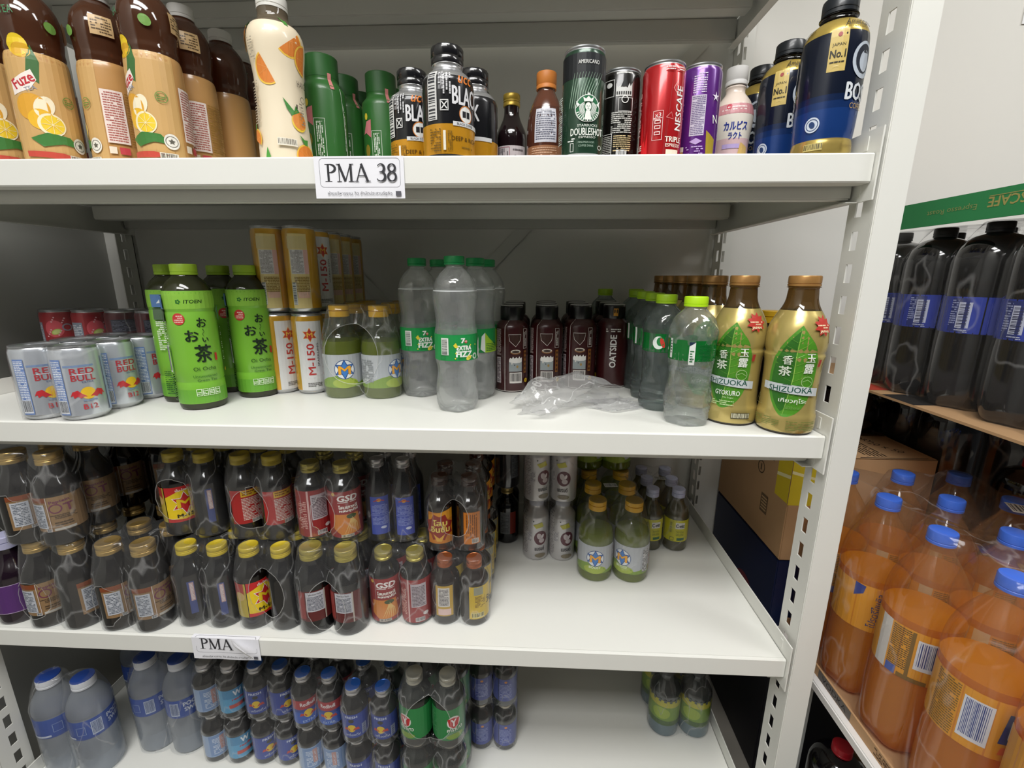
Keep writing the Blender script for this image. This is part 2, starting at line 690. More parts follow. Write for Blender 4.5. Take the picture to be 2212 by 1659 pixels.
a = Art()      # red can
a.poly([(-30, 112), (-20, 112), (-16, 9), (-27, 9)], '#d8232a')
a.poly([(9, 110), (12, 110), (7, 9), (4, 9)], '#8f0f14')
a.text('NESCAFE', 23, 63, 50, 10, '#f4f0ee', rot=90, bold=.25)
a.stroke([(17, 92), (13, 85), (17, 80)], .8, '#e9a9a6')
a.stroke([(6, 52), (15, 50), (12, 58), (6, 52)], .7, '#e58f8c')
a.text('TRIPLE', 18, 27, 24, 6, '#f6efe2', bold=.2)
a.text('ESPRESSO', 18, 20, 22, 4, '#f6efe2')
a.rect(8, 9, 26, 15, '#e9dcc8')
a.frame(-10, 26, 2, 60, .5, '#f0d8d6')
a.text('x3', -4, 55, 7, 5, '#f4e4e2')
for v in (34, 41, 47):
    a.frame(-7.5, v - 2, -.5, v + 2, .8, '#f4e4e2')
a.lines(-9, 49, 1, 52, 2, '#f0d8d6')
a.lines(2, 104, 26, 109, 2, '#f3dcdc')
a.text('NESCAFE', -34, 60, 50, 10, '#e9c6c4', rot=90)
a.text('PLE', -30, 20, 12, 6, '#f6efe2')
can('red_can', 26.5, 117, P('#b3191f', .22, metal=.3, coat=.4), a)

a = Art()      # purple can
a.rect(-9, 38, 9, 86, '#c9c2d4')
a.lines(-8, 39, 8, 85, 22, '#6a5c86', .95)
a.lines(-8, 88, 8, 112, 9, '#d9cfe6', .9)
a.text('E', -24, 66, 9, 11, W_)
a.stroke([(-25, 84), (-20, 78), (-22, 72)], 1.2, W_)
a.poly([(14, 9), (26, 9), (26, 34), (12, 44)], '#9f8a2c')
a.poly([(-34, 9), (-17, 9), (-15, 22), (-34, 26)], '#d8a24c')
a.poly([(-34, 22), (-15, 20), (-15, 26), (-34, 29)], '#f0e8d8')
a.poly([(-8, 31), (0, 35), (8, 31), (0, 27)], '#b79ad0')
a.lines(-12, 12, 10, 26, 5, '#b79ad0', .6)
a.text('N', 24, 58, 8, 10, W_, rot=8)
a.star(22, 84, 6, 2, 5, '#efe6f5')
can('purple_can', 26.5, 124, P('#5d2480', .22, metal=.3, coat=.4), a)

a = Art()      # silver energy drink can
a.rect(-17, 80, 17, 83, '#7c93b8')
a.text('RED', 3, 74, 27, 8.5, '#b5303a', bold=.3)
a.text('BULL', 3, 64, 27, 8.5, '#b5303a', bold=.3)
a.rect(-8, 68.6, 14, 69.8, '#dfe4ea')
a.text('EXTRA', 7, 57.5, 13, 2.6, '#3c5486')
a.ell(5, 41, 8.5, 9, '#f3c518', 26)
for s_ in (-1, 1):
    a.poly([(5 + s_ * 1.5, 36), (5 + s_ * 7, 41), (5 + s_ * 11, 46), (5 + s_ * 17, 44), (5 + s_ * 20, 37), (5 + s_ * 17, 39), (5 + s_ * 16, 34.5), (5 + s_ * 12, 37), (5 + s_ * 9, 34), (5 + s_ * 5, 36)], '#c8222c')
a.rect(-2, 29, 14, 31.5, '#7f93ad')
a.text('B12', 5, 21, 16, 7.5, '#c13a44', bold=.15)
a.rect(-33, 10, -19, 92, '#6f8cc4')
a.lines(-32, 30, -20, 90, 24, '#eef2f8', .9)
a.bars(-33, 12, -20, 32, '#e4e8ee')
a.rect(30, 10, 36, 92, '#9fb2d6')
a.lines(42, 30, 60, 90, 24, '#6277a4')
can('silver_can', 29, 110, P('#d3d8de', .22, metal=.55, coat=.2), a)

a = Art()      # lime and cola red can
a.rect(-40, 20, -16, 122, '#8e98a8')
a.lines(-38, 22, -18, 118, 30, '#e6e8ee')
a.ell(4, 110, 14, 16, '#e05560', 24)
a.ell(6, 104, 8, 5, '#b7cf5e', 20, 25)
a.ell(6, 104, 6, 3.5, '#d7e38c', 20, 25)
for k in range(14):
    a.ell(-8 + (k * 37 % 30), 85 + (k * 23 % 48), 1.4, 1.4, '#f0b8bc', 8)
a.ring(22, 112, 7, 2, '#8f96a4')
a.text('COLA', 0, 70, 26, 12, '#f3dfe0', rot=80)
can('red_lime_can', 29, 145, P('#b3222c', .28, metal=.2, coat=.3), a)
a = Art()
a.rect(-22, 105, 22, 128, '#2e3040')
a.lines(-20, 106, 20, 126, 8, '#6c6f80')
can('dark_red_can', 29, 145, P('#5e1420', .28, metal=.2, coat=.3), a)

# --- tall energy cans: printed front, and the yellow back of the same can
def m150_art(turn):
    a = Art()
    T = turn
    a.rect(-22 + T, 8, 22 + T, 132, '#dfdedd')
    a.star(0 + T, 108, 13, 7, 6, '#f0b43a', 90)
    a.star(0 + T, 108, 11.5, 6, 6, '#c62f23', 90)
    a.text('M', 0 + T, 108, 9, 8, '#f5c43c', bold=.25)
    a.text('M-150', -1 + T, 64, 56, 12, '#c02622', rot=90, bold=.4)
    a.text('SPARKLING', 11 + T, 72, 42, 3.6, '#4b4648', rot=90)
    a.lines(-10 + T, 14, 14 + T, 22, 3, '#55504e', .8)
    a.rect(-80 + T, 8, -50 + T, 132, '#e3cf8c')
    for v in range(5):
        pass
    c = -66 + T
    a.rect(c - 15, 108, c + 15, 128, '#d9c98e')
    a.rect(c - 12, 66, c + 9, 106, '#dedcdc')
    a.lines(c - 11, 67, c + 8, 105, 18, '#8d8886', .9)
    a.rect(c + 9, 66, c + 16, 106, '#e4b8ae')
    a.lines(c - 8, 36, c + 15, 62, 10, '#8a6a12', .9)
    a.bars(c - 13, 14, c - 6, 52, '#d8d8d2', '#3a4a60', vert=False)
    a.rect(c - 4, 26, c + 14, 36, '#e2b8a4')
    return a


can('energy_can', 26.8, 145, P('#d9a41c', .24, metal=.35, coat=.2), m150_art(0))

# --- PET tea bottles --------------------------------------------------
GREEN_CAP = P('#a5cc38', .45)
a = Art()
a.rect(-104, 12, 104, 34, '#66a434')
a.rect(-104, 160, 104, 186, '#8abf44')
a.text('ITOEN', 5, 171, 23, 5.2, '#1c3d16', shear=.2, bold=.15)
for k in range(5):
    a.ell(-14 + 2.3 * cos(k * 1.256), 171 + 2.3 * sin(k * 1.256), 1.4, 1.2, '#1f6b2a', 8)
a.ell(-17, 145, 8.5, 9, '#c23a36', 24)
a.lines(-23, 139, -11, 151, 4, '#ecc4b8')
INK = '#122415'
a.text('お', 12, 139, 13, 14, INK, rot=-4, bold=.3)
a.stroke([(12, 129), (13.5, 125), (11, 121), (12.5, 117)], [1, .5, .7, .2], INK)
a.text('お', -3, 119, 17, 17, INK, bold=.45)
a.text('い', 14, 112, 8, 7, INK, bold=.3)
a.text('茶', 9, 91, 22, 27, INK, bold=.6)
a.rect(24, 78, 28, 90, '#b5322c')
a.text('Oi Ocha', 8, 67, 31, 6, '#24451c')
a.text('Unsweetened', 7, 55, 32, 4.2, '#2f6424')
a.text('Green Tea', 9, 48.5, 27, 4.2, '#1e4a18')
for k in range(4):
    a.frame(-8 + k * 8, 24, -1 + k * 8, 35, .7, '#e7f2da')
    a.lines(-7 + k * 8, 26, -2 + k * 8, 33, 3, '#e7f2da')
for s0 in (44,):          # back panel turned past the right edge
    a.lines(s0, 75, s0 + 10, 130, 18, '#e9efe0')
    a.ell(s0 + 6, 152, 7, 12, '#5a7f9c', 20)
    a.ell(s0 + 2, 60, 3, 3, '#e8b12c', 12)
a.rect(-72, 160, -40, 180, '#5a7fb4')
a.poly([(-64, 166), (-56, 176), (-48, 168)], '#e6edf2')
a.rect(-72, 140, -40, 158, '#556b52')
a.lines(-70, 90, -54, 138, 16, '#dfe9d4')
a.bars(-54, 62, -40, 104, '#e3e8e6')
a.lines(-70, 16, -40, 56, 12, '#285a1c')
p = [(0, 2), (20, 1.5), (27, 0), (31, 1), (33, 6), (33.3, 12), (33.3, 43), (32, 46), (33.3, 49), (33.3, 152), (32, 155.5), (33.3, 159), (33.3, 183), (32.5, 188), (27, 199), (21, 205), (17.5, 208), (16.5, 211)]
make('green_tea', p, CLEAR('#5c6136', '#575b3a', .55, .06), cap=(18, 210.5, 227, GREEN_CAP, 'screw'), sleeves=[(11, 187, P('#78b438', .35, coat=.3))], art=a)

# lemon tea
def lemon_art(brown=False):
    a = Art()
    a.rect(-40, 8, 44, 142, '#cba368')
    if not brown:
        a.ell(-18, 148, 12, 13, '#e3c321', 22, 20)
        a.ell(-15, 142, 11, 9, '#d8a728', 20)
    a.poly([(-4, 150), (2, 130), (-2, 104), (-14, 112), (-10, 134)], '#3d6a35')
    a.poly([(-34, 104), (-8, 120), (-4, 108), (-12, 96), (-33, 88)], '#f0e4dc')
    a.text('Fuze', -19, 106, 26, 12, '#bf2a36', rot=28, bold=.4)
    a.text('TEA', -12, 97, 13, 5, '#8f97a6', rot=20)
    a.ell(-14, 74, 18, 17, '#dca132', 24, -20)
    a.ell(-2, 76, 10, 14, '#f1e6c8', 22, -25)
    a.ell(-7, 60, 14, 13, '#e9b62c', 24)
    a.ell(2, 55, 14, 14, '#f3e7c2', 26)
    a.ell(3, 55, 11.5, 11.5, '#ecca34', 26)
    for k in range(8):
        a.stroke([(3, 55), (3 + 11 * cos(k * .785), 55 + 11 * sin(k * .785))], .5, '#f6e9b8')
    a.poly([(-22, 36), (-4, 44), (18, 42), (28, 30), (10, 32), (-10, 26)], '#3f7a38')
    a.ring(25, 88, 7, .8, '#5f8a3c')
    a.lines(20, 84, 30, 92, 3, '#5f8a3c')
    a.ell(29, 34, 8.5, 10, '#e8e4da', 24)
    a.ring(29, 34, 7, .7, '#5d5a50')
    a.star(29, 34, 4, 2, 5, '#5d5a50')
    a.poly([(-30, 20), (8, 20), (24, 16), (8, 12), (-30, 13)], '#c24a3c')
    a.bars(14, 9, 34, 19, '#e8e2d0', '#4a4640')
    a.rect(46, 38, 70, 106, '#ecdcd4')
    a.lines(48, 40, 68, 104, 20, '#b0645c', .95)
    a.lines(72, 38, 96, 106, 20, '#9a7434', .9)
    a.rect(46, 24, 54, 33, '#e9dcc8')
    a.rect(57, 24, 68, 33, '#c4444c')
    a.text('TEA', -20, 186, 15, 9, '#3f7f52', rot=8)
    a.ell(20, 176, 6, 7, '#6f9a48', 16, 40)
    a.rect(48, 172, 72, 196, '#c9a878')
    a.lines(50, 174, 70, 194, 6, '#5f4a30')
    return a


tea_p = [(0, 2), (22, 1), (28, 0), (31.5, 2), (33, 8), (33, 60), (32.6, 130), (32, 138), (30.3, 143), (31.5, 148), (30.6, 154), (31.5, 162), (33, 176), (32.5, 190), (29, 203), (22, 213), (16, 219), (15, 222)]
TEA = CLEAR('#9a5c34', '#84563c', .48, .07, .06)
make('lemon_tea', tea_p, TEA, cap=(16.5, 221, 238, P('#e2e0dc', .5), 'screw'), art=lemon_art(), sleeves=[(8, 142, P('#c2935a', .3, coat=.3))])

# cream bottle with oranges
a = Art()
def orange(a, u, v, s, rot, leaf=True):
    k = radians(rot)
    pts, pts2 = [], []
    for i in range(22):
        t = pi * i / 21
        pts.append((s * 1.12 * cos(t), s * 1.12 * sin(t)))
        pts2.append((s * cos(t), s * .98 * sin(t)))
    f = lambda P_: [(u + x * cos(k) - y * sin(k), v + x * sin(k) + y * cos(k)) for x, y in P_]
    a.poly(f(pts), '#eec04a')
    a.poly(f(pts2), '#d97f33')
    for j in (.25, .5, .75):
        a.stroke(f([(0, .5), (s * .9 * cos(pi * j), s * .85 * sin(pi * j))]), .4, '#eaa55c')
    if leaf:
        a.poly([(u - 3, v + s + 1), (u - 9, v + s + 12), (u - 2, v + s + 7), (u + 4, v + s + 8), (u + 2, v + s)], '#4a8a3a')


orange(a, 17, 146, 17, 220)
orange(a, -14, 112, 17, 118, False)
orange(a, 40, 130, 16, 90, False)
a.ell(22, 54, 11, 12, '#e4c23c', 24)
a.ell(23, 56, 10.5, 11, '#dd8a3e', 24)
a.poly([(16, 66), (2, 80), (6, 68), (12, 60), (24, 66), (19, 73)], '#3f8238')
a.poly([(-28, 6), (-24, 20), (-20, 8)], '#4f9a40')
orange(a, 28, 12, 14, 10)
orange(a, -48, 148, 13, 60)
orange(a, -46, 30, 13, -30)
a.text('HAND', 32, 100, 17, 7, '#4a4038')
a.ring(31, 82, 4, .7, '#4a4038')
a.text('I', 20, 72, 2, 5, '#3f362f')
a.lines(24, 50, 30, 78, 8, '#8a8070')
a.bars(-9, 22, 14, 31, '#e9e2d2', '#5a544a')
a.lines(-44, 48, -32, 100, 16, '#a89c88')
a.lines(-36, 120, -28, 146, 9, '#a89c88')
p = [(0, 2), (20, 1), (28, 0), (32, 2), (33, 8), (32.6, 30), (30, 62), (29.2, 88), (30.2, 115), (33.5, 138), (34.3, 150), (32.5, 160), (27, 168), (20, 173), (18, 178), (18, 186)]
make('orange_milk', p, CLEAR('#b8a890', '#a09078', .6, .05), cap=(18.5, 186, 202, P('#d8d6cf', .5), 'screw'), sleeves=[(3, 166, P('#e6d8bd', .35, coat=.3))], art=a, extra=[])

# green shrink-sleeved bottle
a = Art()
a.frame(-19, 16, -3, 78, .6, '#d5e0cf')
a.lines(-16, 20, -6, 74, 4, '#e3ebdd', .85, rot90=True)
a.poly([(-36, 74), (-28, 92), (-19, 94), (-20, 68), (-30, 76)], '#c9787c')
a.ell(-28, 99, 3, 5, '#d8c23c', 12)
a.ell(-28, 50, 5, 9, '#8a7a2a', 14)
a.stroke([(24, 122), (30, 60), (32, 8)], .9, '#d9e3d4')
a.lines(27, 10, 31, 100, 2, '#d9e3d4', .7, rot90=True)
a.poly([(8, 118), (14, 118), (15, 140), (8, 140)], '#c9807c')
a.ell(-8, 3, 6, 3, '#d8b23c', 14)
p = [(0, 1), (24, .6), (29, 0), (31, 3), (31.5, 10), (31.5, 116), (30.5, 122), (26, 127), (24, 130), (23, 132), (23.2, 134)]
make('green_sleeve', p + [(23.2, 136)], P('#2b6428', .38, coat=.2), art=a, smooth=0, cap=(23.5, 135.5, 165.5, P('#275c27', .4), 'plain'))

# black coffee bottle-can
a = Art()
a.text('ucc', 15, 88, 20, 8.5, '#d5772a', shear=.3, bold=.3)
a.text('BLACK', 19, 70, 44, 20, '#dcdcdf', bold=.5)
a.ell(15, 50, 10, 10, '#e3e3e0', 26)
a.ring(15, 50, 10, 1, '#c8752c', 26)
for k in (-3, 3):
    a.rect(15 + k - 2.4, 46.5, 15 + k + 2.4, 53.5, '#26262a')
a.text('DEEP & RICH', 14, 22, 38, 5, '#3b2a10')
a.lines(2, 11, 26, 14, 1, '#7a5c1c')
a.rect(-3, 36, 60, 41, '#cfd0d2')
a.text('BLACK COFFEE', 14, 38.5, 24, 2.6, '#222222')
a.bars(-35, 42, -22, 96, '#cfcfcd', '#33343a', vert=False)
a.text('無糖', -17, 86, 6, 22, '#c8c8cb')
a.frame(-18, 52, -8, 64, 1, '#dcdcda')
for s_ in (-1, 1):
    a.stroke([(-16.2, 58 - s_ * 4), (-9.8, 58 + s_ * 4)], 1.2, '#dcdcda')
a.lines(-15, 70, -4, 94, 3, '#c8c8cb', .85, rot90=True)
a.lines(-32, 6, -18, 33, 9, '#6e5114')
a.rect(-15, 8, -12, 30, '#e5e0d0')
a.lines(-10, 8, -4, 30, 3, '#6e5114', .9, rot90=True)
p = [(0, 1), (26, .6), (29.5, 0), (32, 2), (33, 6), (33, 84), (32, 91), (27, 98), (20, 103), (18.3, 105), (18.3, 109), (19.5, 110), (18.3, 111.5)]
bm = bmesh.new()
rnd = random.Random(4)
lathe(bm, [(20.2, 111), (20.4, 113), (20.4, 117), (19.6, 118), (20.4, 119), (20.4, 128), (19.4, 130), (17.5, 130.6), (0, 129.6)], 40, mod=lambda aa, z: rnd.uniform(-.35, .35) if z > 127 else 0)
bc = mesh('cap', bm, P('#17171a', .2, coat=.6), 40)
make('black_coffee', p, P('#16161a', .25, metal=.3, coat=.5), sleeves=[(4, 38, P('#c98f1e', .28, metal=.3, coat=.3), .15), (92, 111, P('#c9cacc', .25, metal=.8), .12)], art=a, extra=[('cap', bc)], rough=.3)

# small vitamin bottle, dark
a = Art()
a.rect(-25, 4, 25, 58, '#cfc6c8')
a.rect(-1, 4, 25, 26, '#a8325e')
a.frame(-24, 5, -3, 56, .7, '#9a3a50')
a.lines(-22, 8, -5, 54, 6, '#6b6468', .8, rot90=True)
a.text('C-vitt', 12, 40, 19, 8, '#15151a', bold=.3)
a.text('VITAMIN', 11, 16, 20, 4.6, '#d98ab0')
a.lines(2, 50, 20, 54, 1, '#6b6468')
cvp = bp(25, 72, 112, 12, 121)
make('vitamin_dark', cvp, P('#1c1114', .1, coat=.6), cap=(13.5, 119, 137, P('#b89a3e', .35, metal=.5), 'crimp'), art=a)
a = Art()
a.rect(-36, 24, 36, 74, '#d8d31e')
a.rect(-2, 54, 18, 68, '#f0efe8')
a.text('C-vitt', 8, 61, 18, 8, '#1a2430', bold=.35)
a.text('วิตามิน', 8, 47, 16, 5, '#6a7a20')
a.text('เลมอน', 8, 40, 16, 5, '#6a7a20')
a.rect(2, 27, 18, 33, '#2a6b45')
a.frame(-12, 26, -4, 34, .8, '#3a4a2a')
a.bars(-14, 44, -8, 70, '#dcd834', '#30351e', vert=False)
make('vitamin_lemon', bp(25.5, 78, 114, 12, 121), CLEAR('#d8dcd0', '#c8c8b8', .10, .08), liquid=(CLEAR('#c9b86a', '#b8a860', .35, .03), 112), cap=(13.5, 119, 137, P('#c9cdea', .4), 'flip'), art=a)

# brown milk tea bottle
a = Art()
a.rect(-17, 50, 17, 96, '#c9c9d2')
a.lines(-15, 53, 15, 92, 13, '#5e6070', .95)
a.text('Nutrition', 1, 93, 16, 3, '#2a2a30')
a.lines(-22, 8, 18, 44, 11, '#caa184', .9)
p = [(0, 2), (20, 1), (25, 0), (27.5, 2), (28.5, 8), (28, 40), (28.5, 70), (26, 92), (20, 110), (15, 120), (13, 124), (13, 127)]
make('brown_milk', p, P('#5d3626', .15, coat=.6), cap=(15, 127, 150, P('#d48238', .5), 'screw'), sleeves=[(5, 46, P('#9a6a4a', .3, coat=.4)), (46, 100, P('#4e2c20', .15, coat=.5))], art=a)

# white and pink lactic drink
a = Art()
a.rect(-85, 88, 85, 102, '#c98a90')
a.lines(-18, 92, 18, 99, 2, '#efdcd8')
a.ell(-8, 98, 4, 4, '#c02c44')
a.text('カルピス', 4, 72, 34, 11, '#2b3c96', bold=.4)
a.text('ラクト', 4, 59, 20, 9, '#2b3c96', bold=.35)
a.ell(-12, 20, 15, 17, '#d9a9be', 26)
a.text('2,000', -11, 17, 20, 7, '#6e4258', rot=10)
a.text('mg', -12, 10, 6, 3, '#6e4258')
a.rect(-14, 42, 12, 48, '#b9a6d8')
a.poly([(8, 4), (26, 4), (27, 44), (14, 50), (9, 30)], '#d6b26a')
a.lines(10, 8, 24, 20, 3, '#b4687a')
p = [(0, 2), (20, 1), (24, 0), (26.5, 2), (27, 8), (26.5, 25), (24.5, 42), (25.5, 60), (28, 80), (28, 92), (24, 106), (17, 116), (13.5, 120), (13, 126), (14.5, 128), (13, 130)]
make('lactic_drink', p, P('#e3d3c6', .3, coat=.4), cap=(15, 131, 155, P('#dcdad8', .5), 'screw'), sleeves=[(4, 56, P('#d8b8ba', .35)), (56, 88, P('#e7e0d4', .35))], art=a)

# blue-black coffee bottle
a = Art()
a.rect(-5, 118, 13, 134, '#cdb468')
a.poly([(-5, 90), (13, 90), (13, 120), (-5, 120)], '#cdb468')
a.poly([(-5, 90), (4, 95), (13, 90), (13, 96), (-5, 96)], '#cdb468')
a.ell(4, 128, 2.2, 2.4, '#9c2f2a', 14)
a.text('JAPAN', 4, 117, 13, 4, '#2b261a')
a.text('No.1', 4, 108, 15, 8, '#2b261a', bold=.25)
a.lines(-3, 98, 11, 101, 1, '#2b261a')
for cx in (36, -62):
    a.ell(cx, 102, 16, 19, '#b9c2ce', 30)
    a.ell(cx, 103, 12, 15, '#141c2c', 26)
    a.ell(cx + 1, 101, 8, 11, '#b9c2ce', 22)
    a.poly([(cx - 8, 108), (cx + 8, 110), (cx + 7, 115), (cx - 5, 114)], '#141c2c')
    a.text('BOSS', cx, 69, 36, 18, '#d5dae0', bold=.6)
    a.text('COFFEE', cx + 1, 54, 24, 6, '#b9985a')
a.ell(-12, 36, 8, 8.5, '#cdd6e4', 24)
a.ring(-12, 36, 6.6, .8, '#27406e')
a.ell(-12, 36, 3, 4, '#27406e', 14, 30)
a.text('Americano', 26, 141, 34, 9, '#3a3018', shear=.3)
a.text('Americano', -42, 141, 34, 9, '#3a3018', shear=.3)
a.bars(-18, 7, 2, 15, '#c4b26c', '#3a3424')
a.text('Suntory', 30, 11, 18, 4, '#6b5626')
p = [(0, 2), (24, 1), (29, 0), (32, 2), (33, 6), (32.5, 16), (31.3, 20), (32.5, 26), (33.8, 60), (34.3, 100), (34.3, 125), (32.5, 136), (27, 145), (20, 150), (18, 152.5), (17.8, 156), (21, 157), (17.8, 158)]
make('coffee_bottle', p, CLEAR('#2a2320', '#1c1814', .75, .08), cap=(18.8, 158.5, 176, P('#1b2026', .35, coat=.2), 'screw'),
     sleeves=[(20, 52, P('#1d4286', .25, metal=.35, coat=.4)), (52, 60, P('#18366e', .25, metal=.35, coat=.4)), (60, 67, P('#142850', .25, metal=.35, coat=.4)), (3, 20, P('#c3aa5e', .22, metal=.6)), (67, 132, P('#11192c', .22, metal=.2, coat=.5)), (132, 149, P('#cdb25c', .22, metal=.6))], art=a)

# --- shelf two bottles ------------------------------------------------
def flat_text_z(v):
    return v


a = Art()      # lime drink bottle: silver label, star badge
def lime_art(T, thai=False):
    a = Art()
    a.rect(-107, 20, 107, 78, '#b3b7bb')
    a.poly([(-107, 20), (107, 20), (107, 30), (60, 34), (24 + T, 26), (0 + T, 44), (-30 + T, 38), (-60, 26), (-107, 34)], '#7d9a3a')
    a.ell(T, 28, 22, 9, '#a3b548', 22)
    a.ell(T, 52, 17, 17, '#dfe3e4', 28)
    a.ring(T, 52, 17, 1.1, '#2e4f86')
    a.star(T, 52, 18, 9.5, 6, '#274b8c', 90)
    a.star(T, 52, 15, 8, 6, '#3f7cc4', 90)
    a.text('M', T, 51, 19, 14, '#8a5514', bold=1.1)
    a.text('M', T, 51, 19, 14, '#eda92c', bold=.6)
    if thai:
        a.text('BOOST', T, 33, 22, 5, '#dfe9c8', bold=.3)
    a.rect(40 + T, 24, 54 + T, 72, '#c8c9c9')
    a.lines(40 + T, 24, 54 + T, 72, 16, '#4c4a4e')
    a.lines(56 + T, 24, 64 + T, 60, 14, '#b4565a')
    a.lines(-70 + T, 30, -42 + T, 70, 12, '#8c9094')
    return a


gm_p = [(0, 3), (20, 2), (27, 0), (32, 1), (33.6, 5), (34, 10), (34, 84), (33, 96), (29, 108), (22, 119), (16.5, 126), (14.5, 132), (14, 140)]
gm_body = CLEAR('#f0f4ec', '#d8dfd0', .06, .05, .04)
gm_liq = CLEAR('#d4d860', '#b4c038', .5, .02)
YC = P('#e0ac24', .4)
make('lime_drink', gm_p, gm_body, liquid=(gm_liq, 100), cap=(17, 141, 161, YC, 'flip', P('#9a7a1c', .5)), art=lime_art(0))
make('lime_drink_side', gm_p, gm_body, liquid=(gm_liq, 100), cap=(17, 141, 161, YC, 'flip', P('#9a7a1c', .5)), art=lime_art(0, True))

# extra fizz bottle
a = Art()
a.rect(-106, 84, 106, 122, '#1d9048')
a.text('7', 8, 115, 6, 7, W_, bold=.5)
a.ell(12.5, 113.5, 2.4, 2.4, '#c23a30', 14)
a.text('up', 12.5, 113.5, 4, 3, W_)
a.text('EXTRA', 10, 104, 23, 6.6, '#eef3ec', bold=.5)
a.text('FIZZ', 10, 94.5, 25, 8.4, '#eef3ec', bold=.7)
a.text('ZERO SUGAR', 10, 88, 20, 1.8, '#0f5a2a')
a.poly([(-7, 108), (-3, 112), (-1, 108), (1, 105), (-4, 104)], '#e0cf3a')
a.ell(17, 88.5, 5, 3.2, '#e6d64a', 14, 30)
a.ell(29, 90, 5, 5, '#cfd8cc', 18)
a.ell(29, 90, 2.6, 2.6, '#1d9048', 12)
for u, v in ((-4, 88), (20, 108), (-3, 96), (30, 108)):
    a.ell(u, v, 1.2, 1.2, '#e6d64a', 8)
a.bars(-26, 93, -14, 119, '#e2e6e0', '#24302a', vert=False)
a.frame(-28, 86, -20, 92, .5, '#167438')
a.poly([(44, 84), (80, 84), (52, 108), (44, 118)], '#9cc42c')
a.lines(46, 86, 70, 100, 5, '#1d6a30')
a.poly([(36, 90), (44, 84), (44, 118), (38, 112)], '#e4e8e2')
p = [(0, 6), (8, 4), (20, 0), (26, 1), (30, 6), (33, 16), (33.8, 28), (33.4, 42), (30.2, 60), (30.6, 72), (33.0, 79), (33.4, 84), (33.4, 124), (33.0, 128), (30.6, 138), (31.2, 154), (34.4, 172), (35, 182), (33.2, 188), (33, 192), (30, 203), (24, 213), (17, 220), (13.2, 223), (13, 226), (15, 227), (13, 228)]
def petal(aa, z):
    return 2.2 * cos(5 * aa) * max(0, 1 - z / 30) if z > 0.5 else 1.5 * cos(5 * aa)
CLR = CLEAR('#fbfcfc', '#f6f8fa', .20, .09, .04, (34, .9, (1, 1, .5)), .55)
make('clear_soda', p, CLR, cap=(15.8, 227, 240, P('#1f8f4e', .4), 'screw'), sleeves=[(84, 124, P('#1d9048', .35)), (188, 189.5, P('#e8ecee', .3), .2)], art=a, mod=petal, R=33.4, seg=50)

# oat milk bottle
a = Art()
R_ = 31
a.stroke([(-12, 158), (-12, 133), (-17, 122), (-17, 3)], .9, '#e7e2dc')
a.poly([(-10, 108), (13, 108), (12, 98), (3, 86), (-6, 98)], '#3a2018')
a.stroke([(-10, 108), (13, 108), (11, 96), (3, 86), (-8, 96)], .8, '#dcd6d0', close=True)
a.ell(3, 76, 10, 4.6, '#8a5a2c', 22)
a.ell(3, 77, 9, 3.4, '#d9d2c6', 20)
a.ell(3, 76.4, 7, 2.2, '#3b2a22', 16)
a.rect(-9, 40, 15, 62, '#9aa2a4')
a.poly([(-9, 62), (-7, 66), (-4, 64), (-2, 68), (1, 64), (4, 67), (7, 64), (10, 68), (12, 64), (15, 66), (15, 58), (11, 56), (3, 55.5), (-5, 56.5), (-9, 58)], '#ece9e4')
a.ell(1, 52, 1, 1, '#1c1c1c', 8)
a.ell(6, 49, 2, 2.6, '#a98a4c', 10)
a.ell(-4, 55, 1.4, 2, '#dedad2', 8)
a.bars(-8, 18, 15, 38, '#ded9d4', '#1d1a1c')
a.rect(19, 36, 25, 78, '#94602c')
for v in range(5):
    a.ell(22, 41 + v * 8, 2, 2.4, '#4c2a16', 10)
a.frame(17, 82, 26, 118, .6, '#d8d2cc')
a.lines(19, 86, 24, 114, 2, '#d8d2cc', .9, rot90=True)
a.ell(24, 22, 4, 4, '#d9b41e', 16)
a.text('19', 24, 22, 4, 3, '#1c1c1c')
a.lines(-34, 70, -24, 118, 26, '#cbb9b4', .95)
a.rect(-34, 18, -24, 66, '#b9aeb0')
a.lines(-33, 20, -25, 64, 16, '#50424a')
# front of the same bottle on its far side
for cu in (62,):
    a.text('OATSIDE', cu, 72, 62, 11, '#e4e0dc', rot=90, bold=.5)
    a.lines(cu - 14, 108, cu + 12, 116, 2, '#e4e0dc')
    a.rect(cu - 3, 138, cu + 9, 152, '#c58a2a')
    a.ell(cu, 147, 2, 4, '#231711', 10)
    a.ell(cu + 6, 147, 2, 4, '#231711', 10)
p = [(0, 2), (22, 1), (27, 0), (30, 2), (31, 6), (31, 116), (30, 122), (25, 129), (20.5, 132), (20, 134)]
oc = bmesh.new()
lathe(oc, [(20.8, 133), (21.2, 134), (21.2, 154), (20.6, 157.5), (19.4, 158.6), (18, 159), (0, 159)], 40)
octop = mesh('cap', oc, [P('#0f0c0d', .3, coat=.3)], 40)
rimb = bmesh.new()
lathe(rimb, [(18.0, 159.0), (18.0, 159.3), (20.4, 158.6), (20.2, 158.3)], 40, closed=False)
rimm = mesh('cap_rim', rimb, [P('#d6d4d2', .4)], 40)
make('oat_milk', p + [(20, 136)], P('#3c1214', .3, coat=.35), art=a, smooth=0, extra=[('cap', octop), ('cap_rim', rimm)], sleeves=[(2, 3.2, P('#d9d4ce', .4), .2)], R=31)

